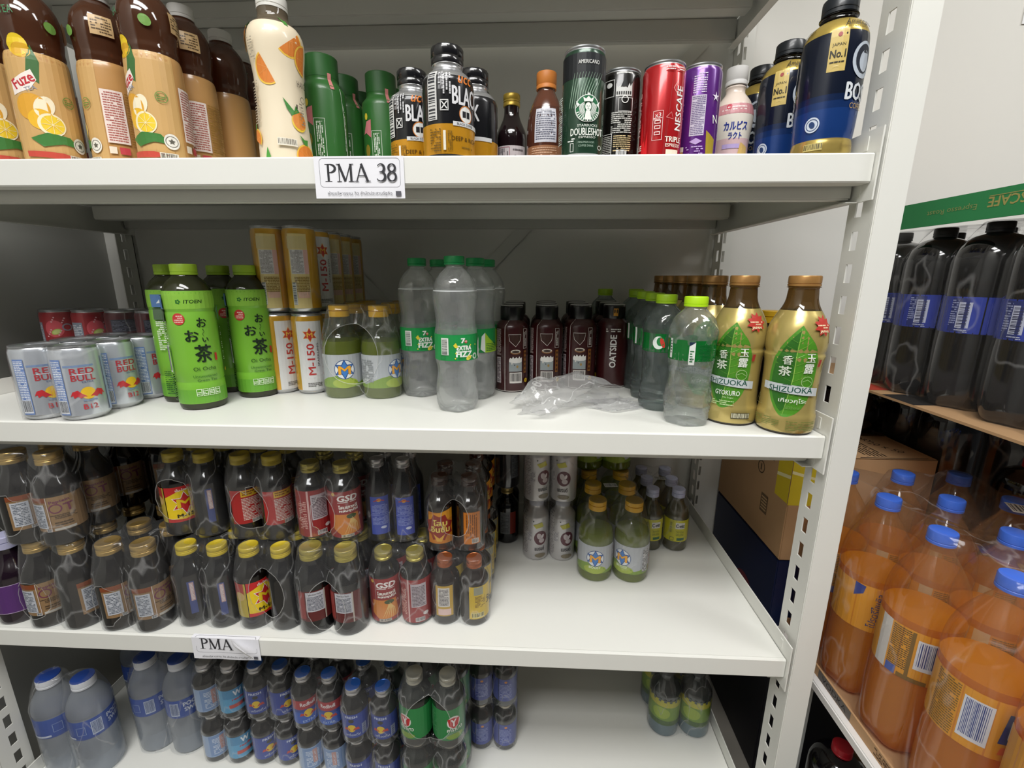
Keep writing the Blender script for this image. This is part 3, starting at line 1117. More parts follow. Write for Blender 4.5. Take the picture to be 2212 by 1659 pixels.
# crinkled water bottle
def facet(aa, z):
    k = 0.0
    if 118 < z < 158:
        k += 1.3 * cos(8 * aa + (z - 118) * .16) * sin((z - 118) / 40 * pi)
        k += 1.1 * cos(8 * aa - (z - 118) * .16) * sin((z - 118) / 40 * pi)
    if 12 < z < 90:
        k += .9 * cos(6 * aa + z * .07) + .8 * cos(6 * aa - z * .09)
    if z < 12:
        k += 1.0 * cos(6 * aa)
    return k


p = [(0, 4), (14, 3), (25, 0), (30, 2), (32, 8), (32.5, 14), (31, 17), (32.5, 20), (32.5, 26), (31, 29), (32.5, 33), (32.5, 40), (30.5, 44), (31.5, 50), (30, 60), (29, 72), (30, 84), (31.5, 92), (32.3, 98), (32.3, 124), (33.5, 128), (33.5, 134), (32.5, 140), (30, 148), (25, 157), (18, 164), (14.5, 167), (14.5, 170)]
a = Art()
a.rect(-104, 96, 104, 125, CLEAR('#4fae5c', '#1f9a45', .72, .06))
a.rect(-34, 98, -29, 126, '#dfe4e0')
a.lines(-33, 100, -30, 124, 6, '#24302a')
a.rect(-3, 91, 5, 123, '#e6eae6')
a.lines(-1.6, 94, 3.6, 112, 5, '#2a6a3c')
a.ring(1, 99, 1.8, .5, '#1c2420', 12)
a.poly([(-3, 123), (5, 123), (-3, 117)], '#1b2f4a')
a.lines(10, 96, 30, 120, 12, '#136a30', .9)
make('water_bottle', chaikin(p, 0), CLEAR('#fcfefe', '#f4f8f8', .14, .12, .03, (42, 1.0, (1, 1, .7)), .6), cap=(16.2, 170, 184, P('#b2e018', .45), 'screw'), art=a, mod=facet, smooth=1, seg=72, R=32.4)
a = Art()
a.rect(-104, 96, 104, 125, CLEAR('#4fae5c', '#1f9a45', .72, .06))
a.ell(10, 111, 9, 10, '#dfe6e0', 22)
a.ell(13, 113, 6, 7, '#1d7a3c', 20)
a.ell(16, 111, 3, 8, '#c8392e', 16, 20)
a.rect(-34, 98, -29, 126, '#dfe4e0')
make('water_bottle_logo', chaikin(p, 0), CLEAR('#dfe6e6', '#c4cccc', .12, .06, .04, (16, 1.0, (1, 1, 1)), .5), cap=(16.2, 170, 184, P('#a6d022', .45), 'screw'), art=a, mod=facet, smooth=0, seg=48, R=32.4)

# gold tea bottle with a big leaf
def gold_art(thai):
    a = Art()
    cx = 0
    pts = [(cx + 4, 150), (cx + 12, 138), (cx + 24, 122), (cx + 30, 100), (cx + 30, 76), (cx + 24, 50), (cx + 12, 32), (cx - 6, 24), (cx - 18, 36), (cx - 28, 56), (cx - 31, 80), (cx - 26, 106), (cx - 14, 128), (cx - 4, 142)]
    a.poly(chaikin(pts + [pts[0]], 2)[:-1], '#4d8f24')
    pts2 = [(cx + 3, 144), (cx + 0, 120), (cx + 1, 90), (cx - 2, 60), (cx - 6, 30), (cx - 16, 40), (cx - 25, 60), (cx - 27, 82), (cx - 22, 104), (cx - 10, 128)]
    a.poly(chaikin(pts2 + [pts2[0]], 2)[:-1], '#2c6b1c')
    a.stroke([(cx + 3, 146), (cx + 1, 110), (cx + 1, 80), (cx - 3, 50), (cx - 6, 28)], [.3, .9, 1, .9, .3], '#9cc45a')
    for k in range(9):
        v = 44 + k * 10.5
        L = 24 - abs(k - 4) * 2.4
        a.stroke([(cx + 1, v), (cx + L * .6, v + 6), (cx + L, v + 14)], [.5, .35, .1], '#86b548')
        a.stroke([(cx + 0, v), (cx - L * .6, v + 5), (cx - L, v + 10)], [.5, .35, .1], '#5f9a38')
    a.text('玉', 18, 108, 11, 11, '#e9eee2', bold=.3)
    a.text('露', 18, 94, 12, 13, '#e9eee2', bold=.3)
    a.text('香', -8, 104, 11, 12, '#dfe6d6', bold=.2)
    a.text('茶', -10, 89, 15, 13, '#dfe6d6', bold=.3)
    a.ring(18, 76, 7.5, .7, '#a9c48c')
    a.stroke([(12, 76), (18, 79), (24, 75)], .6, '#a9c48c')
    a.rect(29, 96, 33, 106, '#b23a34')
    pt = [(-36, 62), (0, 59), (36, 56), (36, 67), (0, 71), (-36, 72)]
    a.poly(pt, '#c9cfd2')
    a.text('SHIZUOKA', 0, 64.5, 54, 7.8, '#24564a', bold=.12)
    a.lines(-10, 70, 12, 71.5, 1, '#3b6458')
    if thai:
        a.text('เกียวคุโระ', 4, 49, 33, 8, '#e9eee2', bold=.1)
        a.text('ไม่มีน้ำตาล', 4, 40, 18, 4, '#7a9a5a')
        a.stroke([(-52, 38), (-44, 52), (-36, 38)], 1.1, '#8a8450', close=True)
        a.text('1', -44, 43, 2, 5, '#6c6840')
        a.lines(-44, 12, -8, 24, 5, '#6f7a3a')
        a.lines(0, 8, 36, 22, 6, '#6f7a3a')
    else:
        a.text('GYOKURO', 2, 49, 33, 7, '#e9eee2', bold=.15)
        a.text('No Sugar', 4, 42, 14, 3, '#cfe0b8')
        a.lines(-24, 30, 12, 38, 3, '#bcd29a')
        a.bars(10, 12, 34, 21, '#3f3a22', '#d8d4b8')
    for cu in (30, -88):
        a.star(cu, 150, 14, 9, 9, '#b5352c', 80)
        a.lines(cu - 9, 146, cu + 9, 152, 2, '#e4c9a4')
        a.text('JAPAN', cu, 142.5, 13, 4, '#e8d8b0', bold=.2)
    return a


gp = [(0, 2), (24, 1), (30, 0), (34, 2), (36, 7), (36.5, 14), (36.5, 26), (35, 30), (34.2, 40), (34, 70), (34.4, 96), (36.4, 106), (36.4, 109), (34.8, 112), (36.8, 117), (37.2, 130), (35, 146), (29, 160), (23, 170), (19, 180), (18, 192), (17.5, 197), (21, 198), (17.5, 199)]
for nm, th in (('gold_tea', False), ('gold_tea_thai', True)):
    make(nm, gp, CLEAR('#b5955c', '#8a744a', .30, .08), cap=(19.5, 199, 213, P('#b0824a', .3, metal=.4), 'screw'), sleeves=[(4, 168, P('#c4b06a', .26, metal=.45, coat=.3))], art=gold_art(th), R=36)
make('small_dark', bp(24, 100, 130, 13, 142), DARKB, cap=(15, 141, 160, P('#c79c1a', .4), 'flip'))

# --- shelf three glass bottles ------------------------------------------
GOLD = P('#c9a866', .28, metal=.75)
GOLD2 = P('#c2b25a', .28, metal=.7)
YEL = P('#cbb22a', .4, metal=.3)
COPPER = P('#b5663c', .3, metal=.7)
SILV = P('#c9c6c6', .28, metal=.8)


def ot_art(front):
    a = Art()
    a.rect(-44, 26, 88, 84, '#8d6f4c')
    if front:
        a.text('Peptein', 0, 75, 24, 6, '#6b2c4c', rot=4, bold=.25)
        a.ring(-6, 64, 8, 1.8, '#6e2f4c')
        a.text('T', 10, 64, 12, 13, '#6e2f4c', rot=4, bold=.4)
        a.lines(-14, 46, 18, 54, 3, '#4a3826')
        a.lines(-10, 34, 14, 42, 2, '#4a3826')
        a.rect(-12, 27, 14, 31, '#b8b4ac')
    a.rect(-44, 76, -16, 84, '#7e3e1c')
    a.rect(-40, 32, -19, 73, '#b7bac2')
    a.lines(-38, 34, -21, 71, 14, '#555c68')
    a.bars(-22, 26, -15, 31, '#c8c8c8')
    a.rect(-15.5, 26, -14.5, 84, '#c9b8b0')
    a.lines(40, 40, 44, 80, 2, '#b8bcc8', .9, rot90=True)
    return a


ot_p = bp(28.5, 88, 128, 14.5, 134)
make('soy_bottle', ot_p, DARK, cap=(17, 133, 152, GOLD, 'crimp'), art=ot_art(True))
KIND['ot'] = KIND['soy_bottle']


def m_art():
    a = Art()
    a.rect(-26, 25, 26, 88, '#e8c820')
    a.poly([(-26, 88), (26, 88), (26, 84), (10, 83), (-6, 80), (-26, 70)], '#c22226')
    a.text('เอ็ม-ร้อยห้าสิบ', 4, 82, 26, 4.5, '#f1e9e0', bold=.15)
    a.star(2, 58, 21, 11, 6, '#f1ece6', 90)
    a.star(2, 58, 19, 10, 6, '#c3282a', 90)
    a.text('M', 2, 58, 21, 15, '#e8c41e', bold=1)
    a.text('M-150', 4, 36, 30, 6, '#3a2e14', bold=.5)
    a.poly([(-26, 25), (26, 25), (26, 33), (0, 29), (-26, 32)], '#c22226')
    a.rect(-52, 25, -27, 88, '#b8a23c')
    a.rect(-52, 60, -30, 88, '#a83830')
    a.ell(-38, 64, 9, 8, '#c8a868', 18)
    return a


mb_p = bp(25.8, 94, 124, 12.5, 130)
make('energy_star', mb_p, DARK, cap=(15, 128, 144, YEL, 'crimp'), art=m_art())
a = Art()
a.rect(-30, 28, 30, 88, '#a32422')
a.rect(-12, 76, 18, 87, '#d0a62a')
a.lines(-10, 78, 16, 86, 2, '#7a3a10')
a.lines(-12, 34, 18, 74, 15, '#d6c6bc', .95)
a.bars(0, 28, 18, 34, '#cfc9c2')
make('energy_red_back', mb_p, DARK, cap=(15, 128, 144, YEL, 'crimp'), art=a)
a = Art()
a.rect(-24, 26, -14, 86, '#3b477c')
a.rect(-21, 50, -15, 84, '#b99a98')
a.lines(-20, 52, -16, 82, 12, '#d8cfcf')
make('energy_plain', mb_p, DARKB, cap=(15, 128, 144, YEL, 'crimp'), art=a)
a = Art()
a.rect(-28, 26, 28, 82, '#5b1c1c')
a.rect(-14, 44, 14, 80, '#b9b9c0')
a.lines(-12, 46, 12, 72, 11, '#4c505c', .95)
a.text('Nutrition Facts', 0, 76, 20, 3, '#2c2c30')
a.rect(14, 26, 16, 82, '#b8b0a4')
a.rect(-28, 30, -16, 80, '#8c2b26')
make('ginseng_gold', bp(28.6, 90, 124, 15, 130), DARKB, cap=(17.5, 129, 148, GOLD2, 'crimp'), art=a)


def gsd_art(front):
    a = Art()
    a.rect(-83, 6, 83, 88, '#8e2224')
    if front:
        a.text('GSD', 2, 76, 32, 10, '#e9e2de', shear=.15, bold=.7)
        a.rect(-14, 68.6, 2, 69.6, '#e9e2de')
        a.rect(5, 68.6, 16, 69.6, '#e9e2de')
        a.text('โสมเกาหลี', 2, 61, 30, 6.5, '#efe9e0', bold=.3)
        a.text('ผสมซุปไก่', 3, 54, 30, 6, '#efe9e0', bold=.3)
        a.poly([(-22, 48), (18, 48), (22, 14), (-10, 10), (-24, 22)], '#c97a2a')
        for k in range(6):
            a.stroke([(6, 42), (2 + k * 2.4, 30), (-6 + k * 4.4, 13)], [2, 1.5, .4], '#d9b26a')
        a.ell(6, 44, 8, 4, '#3c4a24', 14)
        a.text('15', 20, 42, 5, 4, '#f0e8e0')
        a.bars(-12, 7, 8, 12, '#c9bfb4')
        a.ell(-20, 84, 3, 3, '#c9a04a')
    else:
        a.rect(-12, 36, 14, 80, '#b3a8ae')
        a.lines(-10, 38, 12, 76, 14, '#5b4a52', .95)
        a.rect(-18, 6, -15, 88, '#caa4a0')
        a.lines(-34, 20, -20, 70, 16, '#d8a89c')
        a.bars(-6, 8, 10, 16, '#cfc6c4')
        a.ell(12, 22, 5, 3.5, '#cfc6c4', 14)
    return a


for nm, fr in (('ginseng_red', True), ('ginseng_red_back', False)):
    make(nm, bp(26.2, 89, 114, 13, 118), DARK, cap=(14.8, 114, 129, GOLD2, 'crimp'), art=gsd_art(fr))
a = Art()
a.rect(-18, 18, 12, 76, '#b99536')
a.rect(-14, 36, 6, 72, '#cfcac4')
a.lines(-12, 38, 4, 70, 13, '#5a5458', .95)
a.rect(-14, 20, 8, 32, '#d8b8b0')
make('gold_label_back', bp(24.5, 78, 101, 12, 106), AMBER, cap=(13.2, 102, 117, COPPER, 'crimp'), art=a)
a = Art()
a.rect(-18, 14, 30, 76, '#c9a928')
a.rect(-10, 60, 6, 75, '#8f8f7a')
a.lines(-8, 36, 10, 58, 9, '#7a5c1a')
a.bars(-14, 16, 8, 26, '#d8cc8a', '#3c3420')
a.text('วัน', 20, 46, 14, 14, '#2c2618', bold=.4)
make('gold_label', bp(24.5, 78, 101, 12, 106), AMBER, cap=(13.2, 102, 117, COPPER, 'crimp'), art=a)
a = Art()
a.rect(-28, 14, 16, 72, '#c87a1e')
a.poly([(-28, 66), (16, 78), (16, 60), (-28, 56)], '#d9921e')
a.star(-8, 44, 26, 20, 8, '#8e2418', 20)
a.text('โสม', -6, 53, 24, 11, '#e3cc66', bold=.5)
a.text('อินซัม', -6, 41, 32, 11, '#e3cc66', bold=.5)
a.poly([(-18, 32), (-8, 24), (2, 32), (-4, 18), (-12, 18)], '#d9a23c')
make('ginseng_orange', bp(25.5, 80, 106, 12.5, 115), AMBER, cap=(14, 114, 130, CLEAR('#b87a54', '#7c4a30', .45, .12), 'crimp'), art=a)
a = Art()
a.rect(-14, 14, 16, 74, '#c8741c')
a.frame(-14, 14, 16, 74, .8, '#8a4a12')
a.lines(-10, 26, 10, 70, 6, '#7a4210', .9, rot90=True)
a.bars(0, 16, 12, 25, '#d9cfc2')
make('ginseng_orange_back', bp(25.5, 80, 106, 12.5, 115), AMBER, cap=(14, 114, 130, CLEAR('#b87a54', '#7c4a30', .45, .12), 'crimp'), art=a)
a = Art()
a.rect(-15, 14, 17, 84, '#3c4fae')
a.ell(0, 78, 4, 3, '#e0a02c', 14)
a.stroke([(-9, 76), (0, 79), (9, 76)], 1.6, '#b8322c')
a.lines(-12, 52, 14, 70, 8, '#8f9cd8', .9)
a.lines(-12, 32, 14, 48, 7, '#8f9cd8', .9)
a.rect(-15, 50, 17, 50.8, '#8f9cd8')
a.ell(6, 27, 5, 2.5, '#cdd4ec', 12)
make('blue_label_bottle', bp(22, 86, 128, 10.2, 134), P('#141316', .08, coat=.7), cap=(11.8, 132, 146, SILV, 'crimp'), art=a)
# the white printed aluminium bottle
a = Art()
a.rect(-34, 12, -20, 112, '#b9b4b2')
a.lines(-33, 14, -14, 108, 26, '#8a8484', .7)
a.ell(14, 52, 14, 16, '#5a2430', 28)
a.ell(11, 56, 5, 7, '#c9bcbc', 16, 20)
a.ell(16, 46, 6, 5, '#c9bcbc', 16)
a.ell(18, 56, 2.5, 5, '#e3dada', 12, -20)
a.text('แบรนด์', 12, 28, 20, 9, '#2c2528', bold=.3)
a.ell(14, 12, 12, 5, '#857a64', 18)
a.poly([(-2, 82), (16, 88), (20, 78), (4, 74)], '#c4be3c')
a.ell(-1, 90, 1.4, 1.4, '#222222', 8)
a.rect(-16, 44, -4, 66, '#cac7c6')
a.lines(-15, 45, -5, 65, 8, '#77727a')
make('white_bottle', bp(26.3, 96, 116, 15, 119), P('#c6c3c2', .3, metal=.35), cap=(15.5, 119, 130.5, P('#c2c2cc', .4), 'plain'), art=a)
# purple label bottle
a = Art()
a.rect(-100, 22, 100, 74, '#542a6c')
a.rect(-100, 73, 100, 74, '#b9a4c4')
a.rect(-100, 22, 100, 23, '#b9a4c4')
a.rect(6, 44, 30, 56, '#dcd8dc')
a.text('C-vitt', 18, 50, 20, 8, '#1c1620', bold=.4)
a.lines(0, 60, 30, 68, 2, '#8a7c96')
a.lines(4, 30, 28, 38, 2, '#8a7c96')
make('purple_label_bottle', bp(32, 84, 124, 14, 132), P('#1c0f1a', .1, coat=.6), cap=(16.5, 131, 153, P('#b4b4d2', .4), 'flip'), art=a)
a = Art()
a.rect(-18, 24, 12, 76, '#6f7276')
a.rect(4, 24, 18, 76, '#8e2a1c')
a.lines(-16, 28, 2, 72, 12, '#4c4c50')
make('red_stripe_bottle', bp(26, 84, 112, 12, 116), DARKB, cap=(14, 114, 128, P('#a8925a', .35, metal=.6), 'crimp'), art=a)

# --- shelf four -----------------------------------------------------------
a = Art()
a.rect(-108, 92, 108, 134, '#24489a')
a.text('POCARI', 34, 122, 36, 9, '#c8d0e0', bold=.4)
a.text('SWEAT', 34, 110, 34, 9, '#c8d0e0', bold=.4)
a.bars(-8, 98, 8, 128, '#b9c4d8', '#2c4480')
a.frame(-30, 104, -16, 122, .8, '#8fa4cc')
a.poly([(-70, 94), (-34, 96), (-34, 100), (-70, 98)], '#c4cce0')
p = [(0, 5), (16, 3), (27, 0), (32, 3), (34, 9), (34, 40), (33, 44), (34, 48), (34, 88), (33, 91), (34, 94), (34, 132), (33, 136), (34, 139), (33.5, 150), (30, 163), (24, 174), (18, 182), (16, 186), (16, 188)]
make('sports_drink', p, CLEAR('#e6eaee', '#d4dae4', .42, .05, .08, (12, .6, (1, 1, 1)), .3), cap=(18.5, 188, 206, P('#dcdde2', .45), 'screw', P('#27489a', .3)), sleeves=[(92, 134, P('#24489a', .35, coat=.2))], art=a)


def small_bottle(name, lab, top, artfn, capm, r=24, h=110):
    a = Art()
    a.rect(-r * 1.5, 14, r * 1.5, 66, lab)
    artfn(a)
    make(name, bp(r, 72, 94, 12, 98), top, cap=(14, 96, h, capm, 'crimp') if not isinstance(capm, tuple) else (14, 96, h, capm[0], 'crimp', capm[1]), art=a)


def bull(a, u=0, v=38, s=1.0):
    a.ell(u, v, 8 * s, 9 * s, '#dcb820', 22)
    for k in (-1, 1):
        a.poly([(u + k * 2 * s, v - 5 * s), (u + k * 6 * s, v + 1 * s), (u + k * 13 * s, v + 2 * s), (u + k * 16 * s, v - 5 * s), (u + k * 10 * s, v - 4 * s)], '#b8302a')


def aW(a):
    a.rect(-24, 46, 24, 66, '#3c84b0')
    a.text('W', 2, 56, 14, 11, '#dfe8ee', bold=.6)
    a.text('ready', 2, 42, 20, 6, '#b8333c', bold=.3)
    a.rect(-14, 24, 16, 32, '#b8443c')
    a.ell(12, 28, 4, 4, '#2c2c34', 12)
small_bottle('light_blue_bottle', '#4f9ac4', DARKB, aW, SILV)


def aB(a):
    a.rect(-30, 14, 30, 66, '#1e3a92')
    a.text('FRESH', 0, 60, 22, 5, '#c8d0e2', bold=.2)
    a.ell(0, 52, 5, 4, '#2b2a20', 14)
    bull(a, 0, 36, .9)
    a.text('เครื่องดื่ม', 2, 22, 26, 6, '#c8d0e2')
    a.bars(18, 18, 26, 40, '#aab4cc', '#26325a', vert=False)
small_bottle('royal_blue_bottle', '#1e3a92', DARKB, aB, (SILV, P('#2f62b8', .25, metal=.4)))


def aC(a):
    a.rect(-30, 46, 30, 66, '#a32c34')
    a.text('Redbull', 0, 57, 26, 8, '#e2d8d8', bold=.3)
    a.rect(-30, 14, 30, 40, '#2656b4')
    bull(a, 0, 36, 1.0)
    a.text('EXTRA', 0, 20, 22, 5, '#b8d0ee', rot=6)
small_bottle('red_blue_bottle', '#23408e', DARKB, aC, (SILV, P('#2f62b8', .25, metal=.4)))


def aP(a):
    a.rect(-28, 14, 28, 66, '#414f9e')
    a.ell(2, 60, 3, 2.5, '#d88a3a', 12)
    a.lines(-12, 22, 14, 54, 10, '#8e98cc', .9)
    a.rect(-14, 14, -12, 66, '#2a3470')
small_bottle('periwinkle_bottle', '#414f9e', DARKB, aP, P('#b4aa98', .3, metal=.7))


def aPale(a):
    a.rect(-20, 16, 16, 64, '#6f8cb8')
    a.lines(-14, 20, 10, 58, 12, '#c8d2e2', .8)
    a.rect(-2, 28, 6, 60, '#b88a84')
small_bottle('pale_back_bottle', '#8fa6c8', DARKB, aPale, SILV)

a = Art()
a.rect(-70, 18, 70, 84, '#1f7a3c')
a.ell(8, 56, 12, 13, '#d8d3cc', 24)
a.poly([(-3, 64), (8, 66), (19, 62), (16, 48), (8, 43), (0, 50)], '#b8242a')
a.text('Y', 8, 55, 9, 14, '#eae4e0', bold=.8)
a.text('คาราบาว', 10, 40, 28, 6, '#e8e8e0', bold=.2)
a.ell(10, 26, 16, 6, '#7a9a2c', 18)
a.lines(-58, 30, -24, 76, 12, '#5fa070', .7)
make('green_label_bottle', bp(29, 92, 116, 13, 120), P('#0e1410', .1, coat=.6), cap=(15, 118, 134, P('#b8b4a4', .3, metal=.6), 'crimp'), art=a)
a = Art()
a.rect(-100, 30, 100, 92, '#6f9020')
a.rect(-100, 76, 100, 92, '#b5ae1e')
a.rect(-100, 30, 100, 42, '#3c5a1c')
a.ell(-4, 60, 18, 14, '#94aa2a', 22)
for k in range(-4, 5):
    a.rect(k * 11, 88, k * 11 + 5, 95, '#3a4a44')
make('lime_label_bottle', bp(31, 100, 132, 13, 140), P('#18201c', .1, coat=.6), cap=(15, 139, 152, P('#2a2a2c', .4), 'plain'), art=a, sleeves=[(2, 30, P('#5c7078', .25, coat=.3))])

# --- big bottles of the stack beside the rack -------------------------------
a = Art()
a.rect(-143, 118, 143, 172, '#2a3da0')
for cu in (-30, 60):
    a.rect(cu - 24, 120, cu - 2, 170, '#2a3676')
    a.bars(cu - 14, 126, cu + 2, 164, '#c6cbe0', '#2c3054', vert=False)
    a.lines(cu - 24, 128, cu - 15, 168, 12, '#a4acd4')
    a.lines(cu - 14, 119, cu + 2, 124, 2, '#c6cbe0')
a.ring(28, 142, 8, 2, '#b4bcd8')
a.lines(20, 122, 38, 130, 2, '#b4bcd8')
cola_p = [(0, 8), (12, 5), (28, 0), (36, 2), (42, 12), (45, 28), (45, 100), (44, 116), (44.3, 120), (44.3, 172), (45, 176), (45.3, 222), (43.5, 236), (38, 249), (28, 259), (17, 263), (13.5, 264), (13.5, 266)]
make('cola_bottle', cola_p, P('#0b090b', .08, coat=.7), cap=(15.5, 265, 280, P('#1c1c24', .4), 'screw'), art=a, mod=lambda aa, z: 3.0 * cos(5 * aa) * max(0, 1 - z / 32), R=44.5, seg=40)
make('cola_bottle_red_cap', cola_p, P('#0b090b', .08, coat=.7), cap=(15.5, 265, 280, P('#b5202c', .35), 'screw', ), mod=lambda aa, z: 3.0 * cos(5 * aa) * max(0, 1 - z / 32), R=44.5, seg=40)


def orange_art(v):
    a = Art()
    a.rect(-143, 118, 143, 190, '#dc9624')
    if v == 0:       # vertical Thai line
        a.text('โปรดรีไซเคิล', 12, 154, 56, 11, '#2c3f7c', rot=84, bold=.2)
        a.poly([(-18, 168), (-6, 176), (-4, 188), (-18, 190)], '#2b3f8c')
    elif v == 1:     # ingredients and barcode
        a.rect(-44, 118, -28, 190, '#d8d4cf')
        a.lines(-26, 130, -4, 188, 20, '#5c4a2a', .95)
        a.rect(-4, 122, 0, 188, '#7a5a20')
        a.bars(3, 138, 34, 180, '#d9dbe2', '#2c3f86')
        a.rect(-26, 118, -14, 130, '#3b55a4')
        a.rect(-12, 118, 20, 124, '#7a5a20')
    else:
        a.lines(-44, 120, -16, 188, 22, '#7a5c24', .95)
        a.bars(-12, 128, 14, 180, '#d9dbe2', '#2c3f86')
        a.poly([(22, 140), (80, 140), (84, 176), (26, 178)], '#24367c')
        a.text('FANTA', 56, 159, 54, 26, '#24367c', bold=1.6)
        a.text('FANTA', 56, 159, 52, 24, '#f0f0ee', bold=.8)
        a.poly([(24, 126), (80, 130), (84, 138), (26, 136)], '#e0642a')
    a.F = [([(x, y * 1.08) for x, y in vs], fs, c, l) for vs, fs, c, l in a.F]
    return a


ORL = CLEAR('#ffc028', '#fbb400', .66, .02)
f_p = [(r_, z_ * 1.09) for r_, z_ in [(0, 8), (12, 5), (28, 0), (36, 2), (42, 12), (45, 28), (45.5, 60), (44, 112), (44.6, 117), (44.6, 191), (45.5, 196), (45.5, 210), (44.5, 224), (41, 240), (33, 258), (23, 274), (15.5, 285), (13.5, 290), (13.5, 295)]]
make('cola_plain', cola_p, P('#0b090b', .08, coat=.7), cap=(15.5, 265, 280, P('#141216', .4), 'screw'), mod=lambda aa, z: 3.0 * cos(5 * aa) * max(0, 1 - z / 32), R=44.5, seg=36)
for v in (0, 1, 2):
    make('orange_soda_%d' % v, f_p, CLEAR('#fff2de', '#e6b468', .13, .05, .05), liquid=(ORL, 216), cap=(15.8, 321, 339, P('#3f69cf', .35), 'screw'), art=orange_art(v), mod=lambda aa, z: 3.0 * cos(5 * aa) * max(0, 1 - z / 32), R=45, seg=40)


# ------------------------------------------------------------------ setting
Z1, Z2, Z3, Z4, Z0 = 1.215, 0.8613, 0.495, 0.126, 1.575
XL, XR, D = -1.352, 0.0, 0.48
LIP = 0.033


def structure(name, dims, mat, bev=0):
    return obj(name, boxmesh(name, dims, mat, bev), kind='structure')


structure('floor', (-1.6, 2.4, -3.4, 0.56, -0.02, 0), P('#9a958c', .5, var=.08, vscale=4))
structure('wall_back', (-1.6, 2.4, 0.502, 0.56, 0, 2.7), WALL)
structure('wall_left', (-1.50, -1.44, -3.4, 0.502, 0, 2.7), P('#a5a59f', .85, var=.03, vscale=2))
structure('ceiling', (-1.6, 2.4, -3.4, 0.62, 2.7, 2.74), P('#eeeeea', .8))

# ------------------------------------------------------------------ the steel rack
rack = obj('steel_rack', None, None, (XL, 0, 0), 0, 'long off-white slotted steel rack whose shelves hold all the drinks left of the post', 'rack')
rack.empty_display_size = .1


def rk(name, me, loc=(0, 0, 0), parent=rack, label=None):
    o = obj(name, me, parent, (loc[0] - (XL if parent is rack else 0), loc[1], loc[2]))
    if label:
        o['label'] = label
    return o


def deck_mesh():
    """folded tray: deck, rounded front lip, returns; the rear beam and the stiffener under it"""
    bm = bmesh.new()
    x0, x1 = XL + .001, XR - .001
    box(bm, x0, x1, 0.003, D - .004, -.0012, 0)
    # front face with rounded arrises
    prof = [(.006, -.0002), (.004, .0006), (.0015, .0002), (0, -.0016), (0, -LIP + .002), (.0012, -LIP + .0004), (.003, -LIP), (.022, -LIP), (.022, -LIP + .002), (.0036, -LIP + .002), (.0024, -LIP + .003), (.0024, -.003), (.006, -.0016)]
    L = [bm.verts.new((x0, y, z)) for y, z in prof]
    R = [bm.verts.new((x1, y, z)) for y, z in prof]
    n = len(prof)
    for i in range(n):
        j = (i + 1) % n
        bm.faces.new((L[i], L[j], R[j], R[i]))
    bm.faces.new(L[::-1])
    bm.faces.new(R)
    return mesh('shelf_deck', bm, WHITE)


def beam_mesh(y0, y1, zt, zb, x0=XL + .002, x1=XR - .002):
    bm = bmesh.new()
    box(bm, x0, x1, y0, y1, zb, zt, .002)
    return mesh('beam', bm, WHITE2, 40)


def side_mesh(s):
    bm = bmesh.new()
    x = 0 if s > 0 else 0
    box(bm, -.0008, .0012, -.006, D + .01, -.053, .028, .0003)
    box(bm, -.014 if s > 0 else 0, 0 if s > 0 else .014, .02, D - .01, -.053, -.0515)
    for y in (.016, D - .03):     # hooks pressed out of the plate
        box(bm, -.0016, 0, y, y + .006, .006, .022)
        box(bm, -.0016, 0, y, y + .006, -.046, -.030)
    return mesh('side_beam', bm, WHITE, 40)


DK, SBR, SBL = deck_mesh(), side_mesh(1), side_mesh(-1)
FB, RB, ST = beam_mesh(.028, .045, -.0015, -.048), beam_mesh(D - .018, D - .002, -.0015, -.040), beam_mesh(.37, .40, -.0015, -.030, XL + .02, XR - .012)
names = {1.945: 'unseen shelf added above the picture', Z0: 'high shelf, only its underside seen', Z1: 'second shelf with the printed paper tag 38', Z2: 'shelf with clear and green bottles', Z3: 'shelf with shrink-wrapped glass bottles', Z4: 'lowest shelf in view'}
for z in (1.945, Z0, Z1, Z2, Z3, Z4):  # topmost shelf is unseen, added to stop light falling down the back wall
    s = obj('shelf', DK, rack, (-XL, 0, z))
    s['label'] = names[z]
    obj('front_beam', FB, s)
    obj('rear_beam', RB, s)
    obj('stiffener', ST, s)
    obj('side_beam', SBR, s, (XR + .001, 0, 0))
    obj('side_beam', SBL, s, (XL - .001, 0, 0))


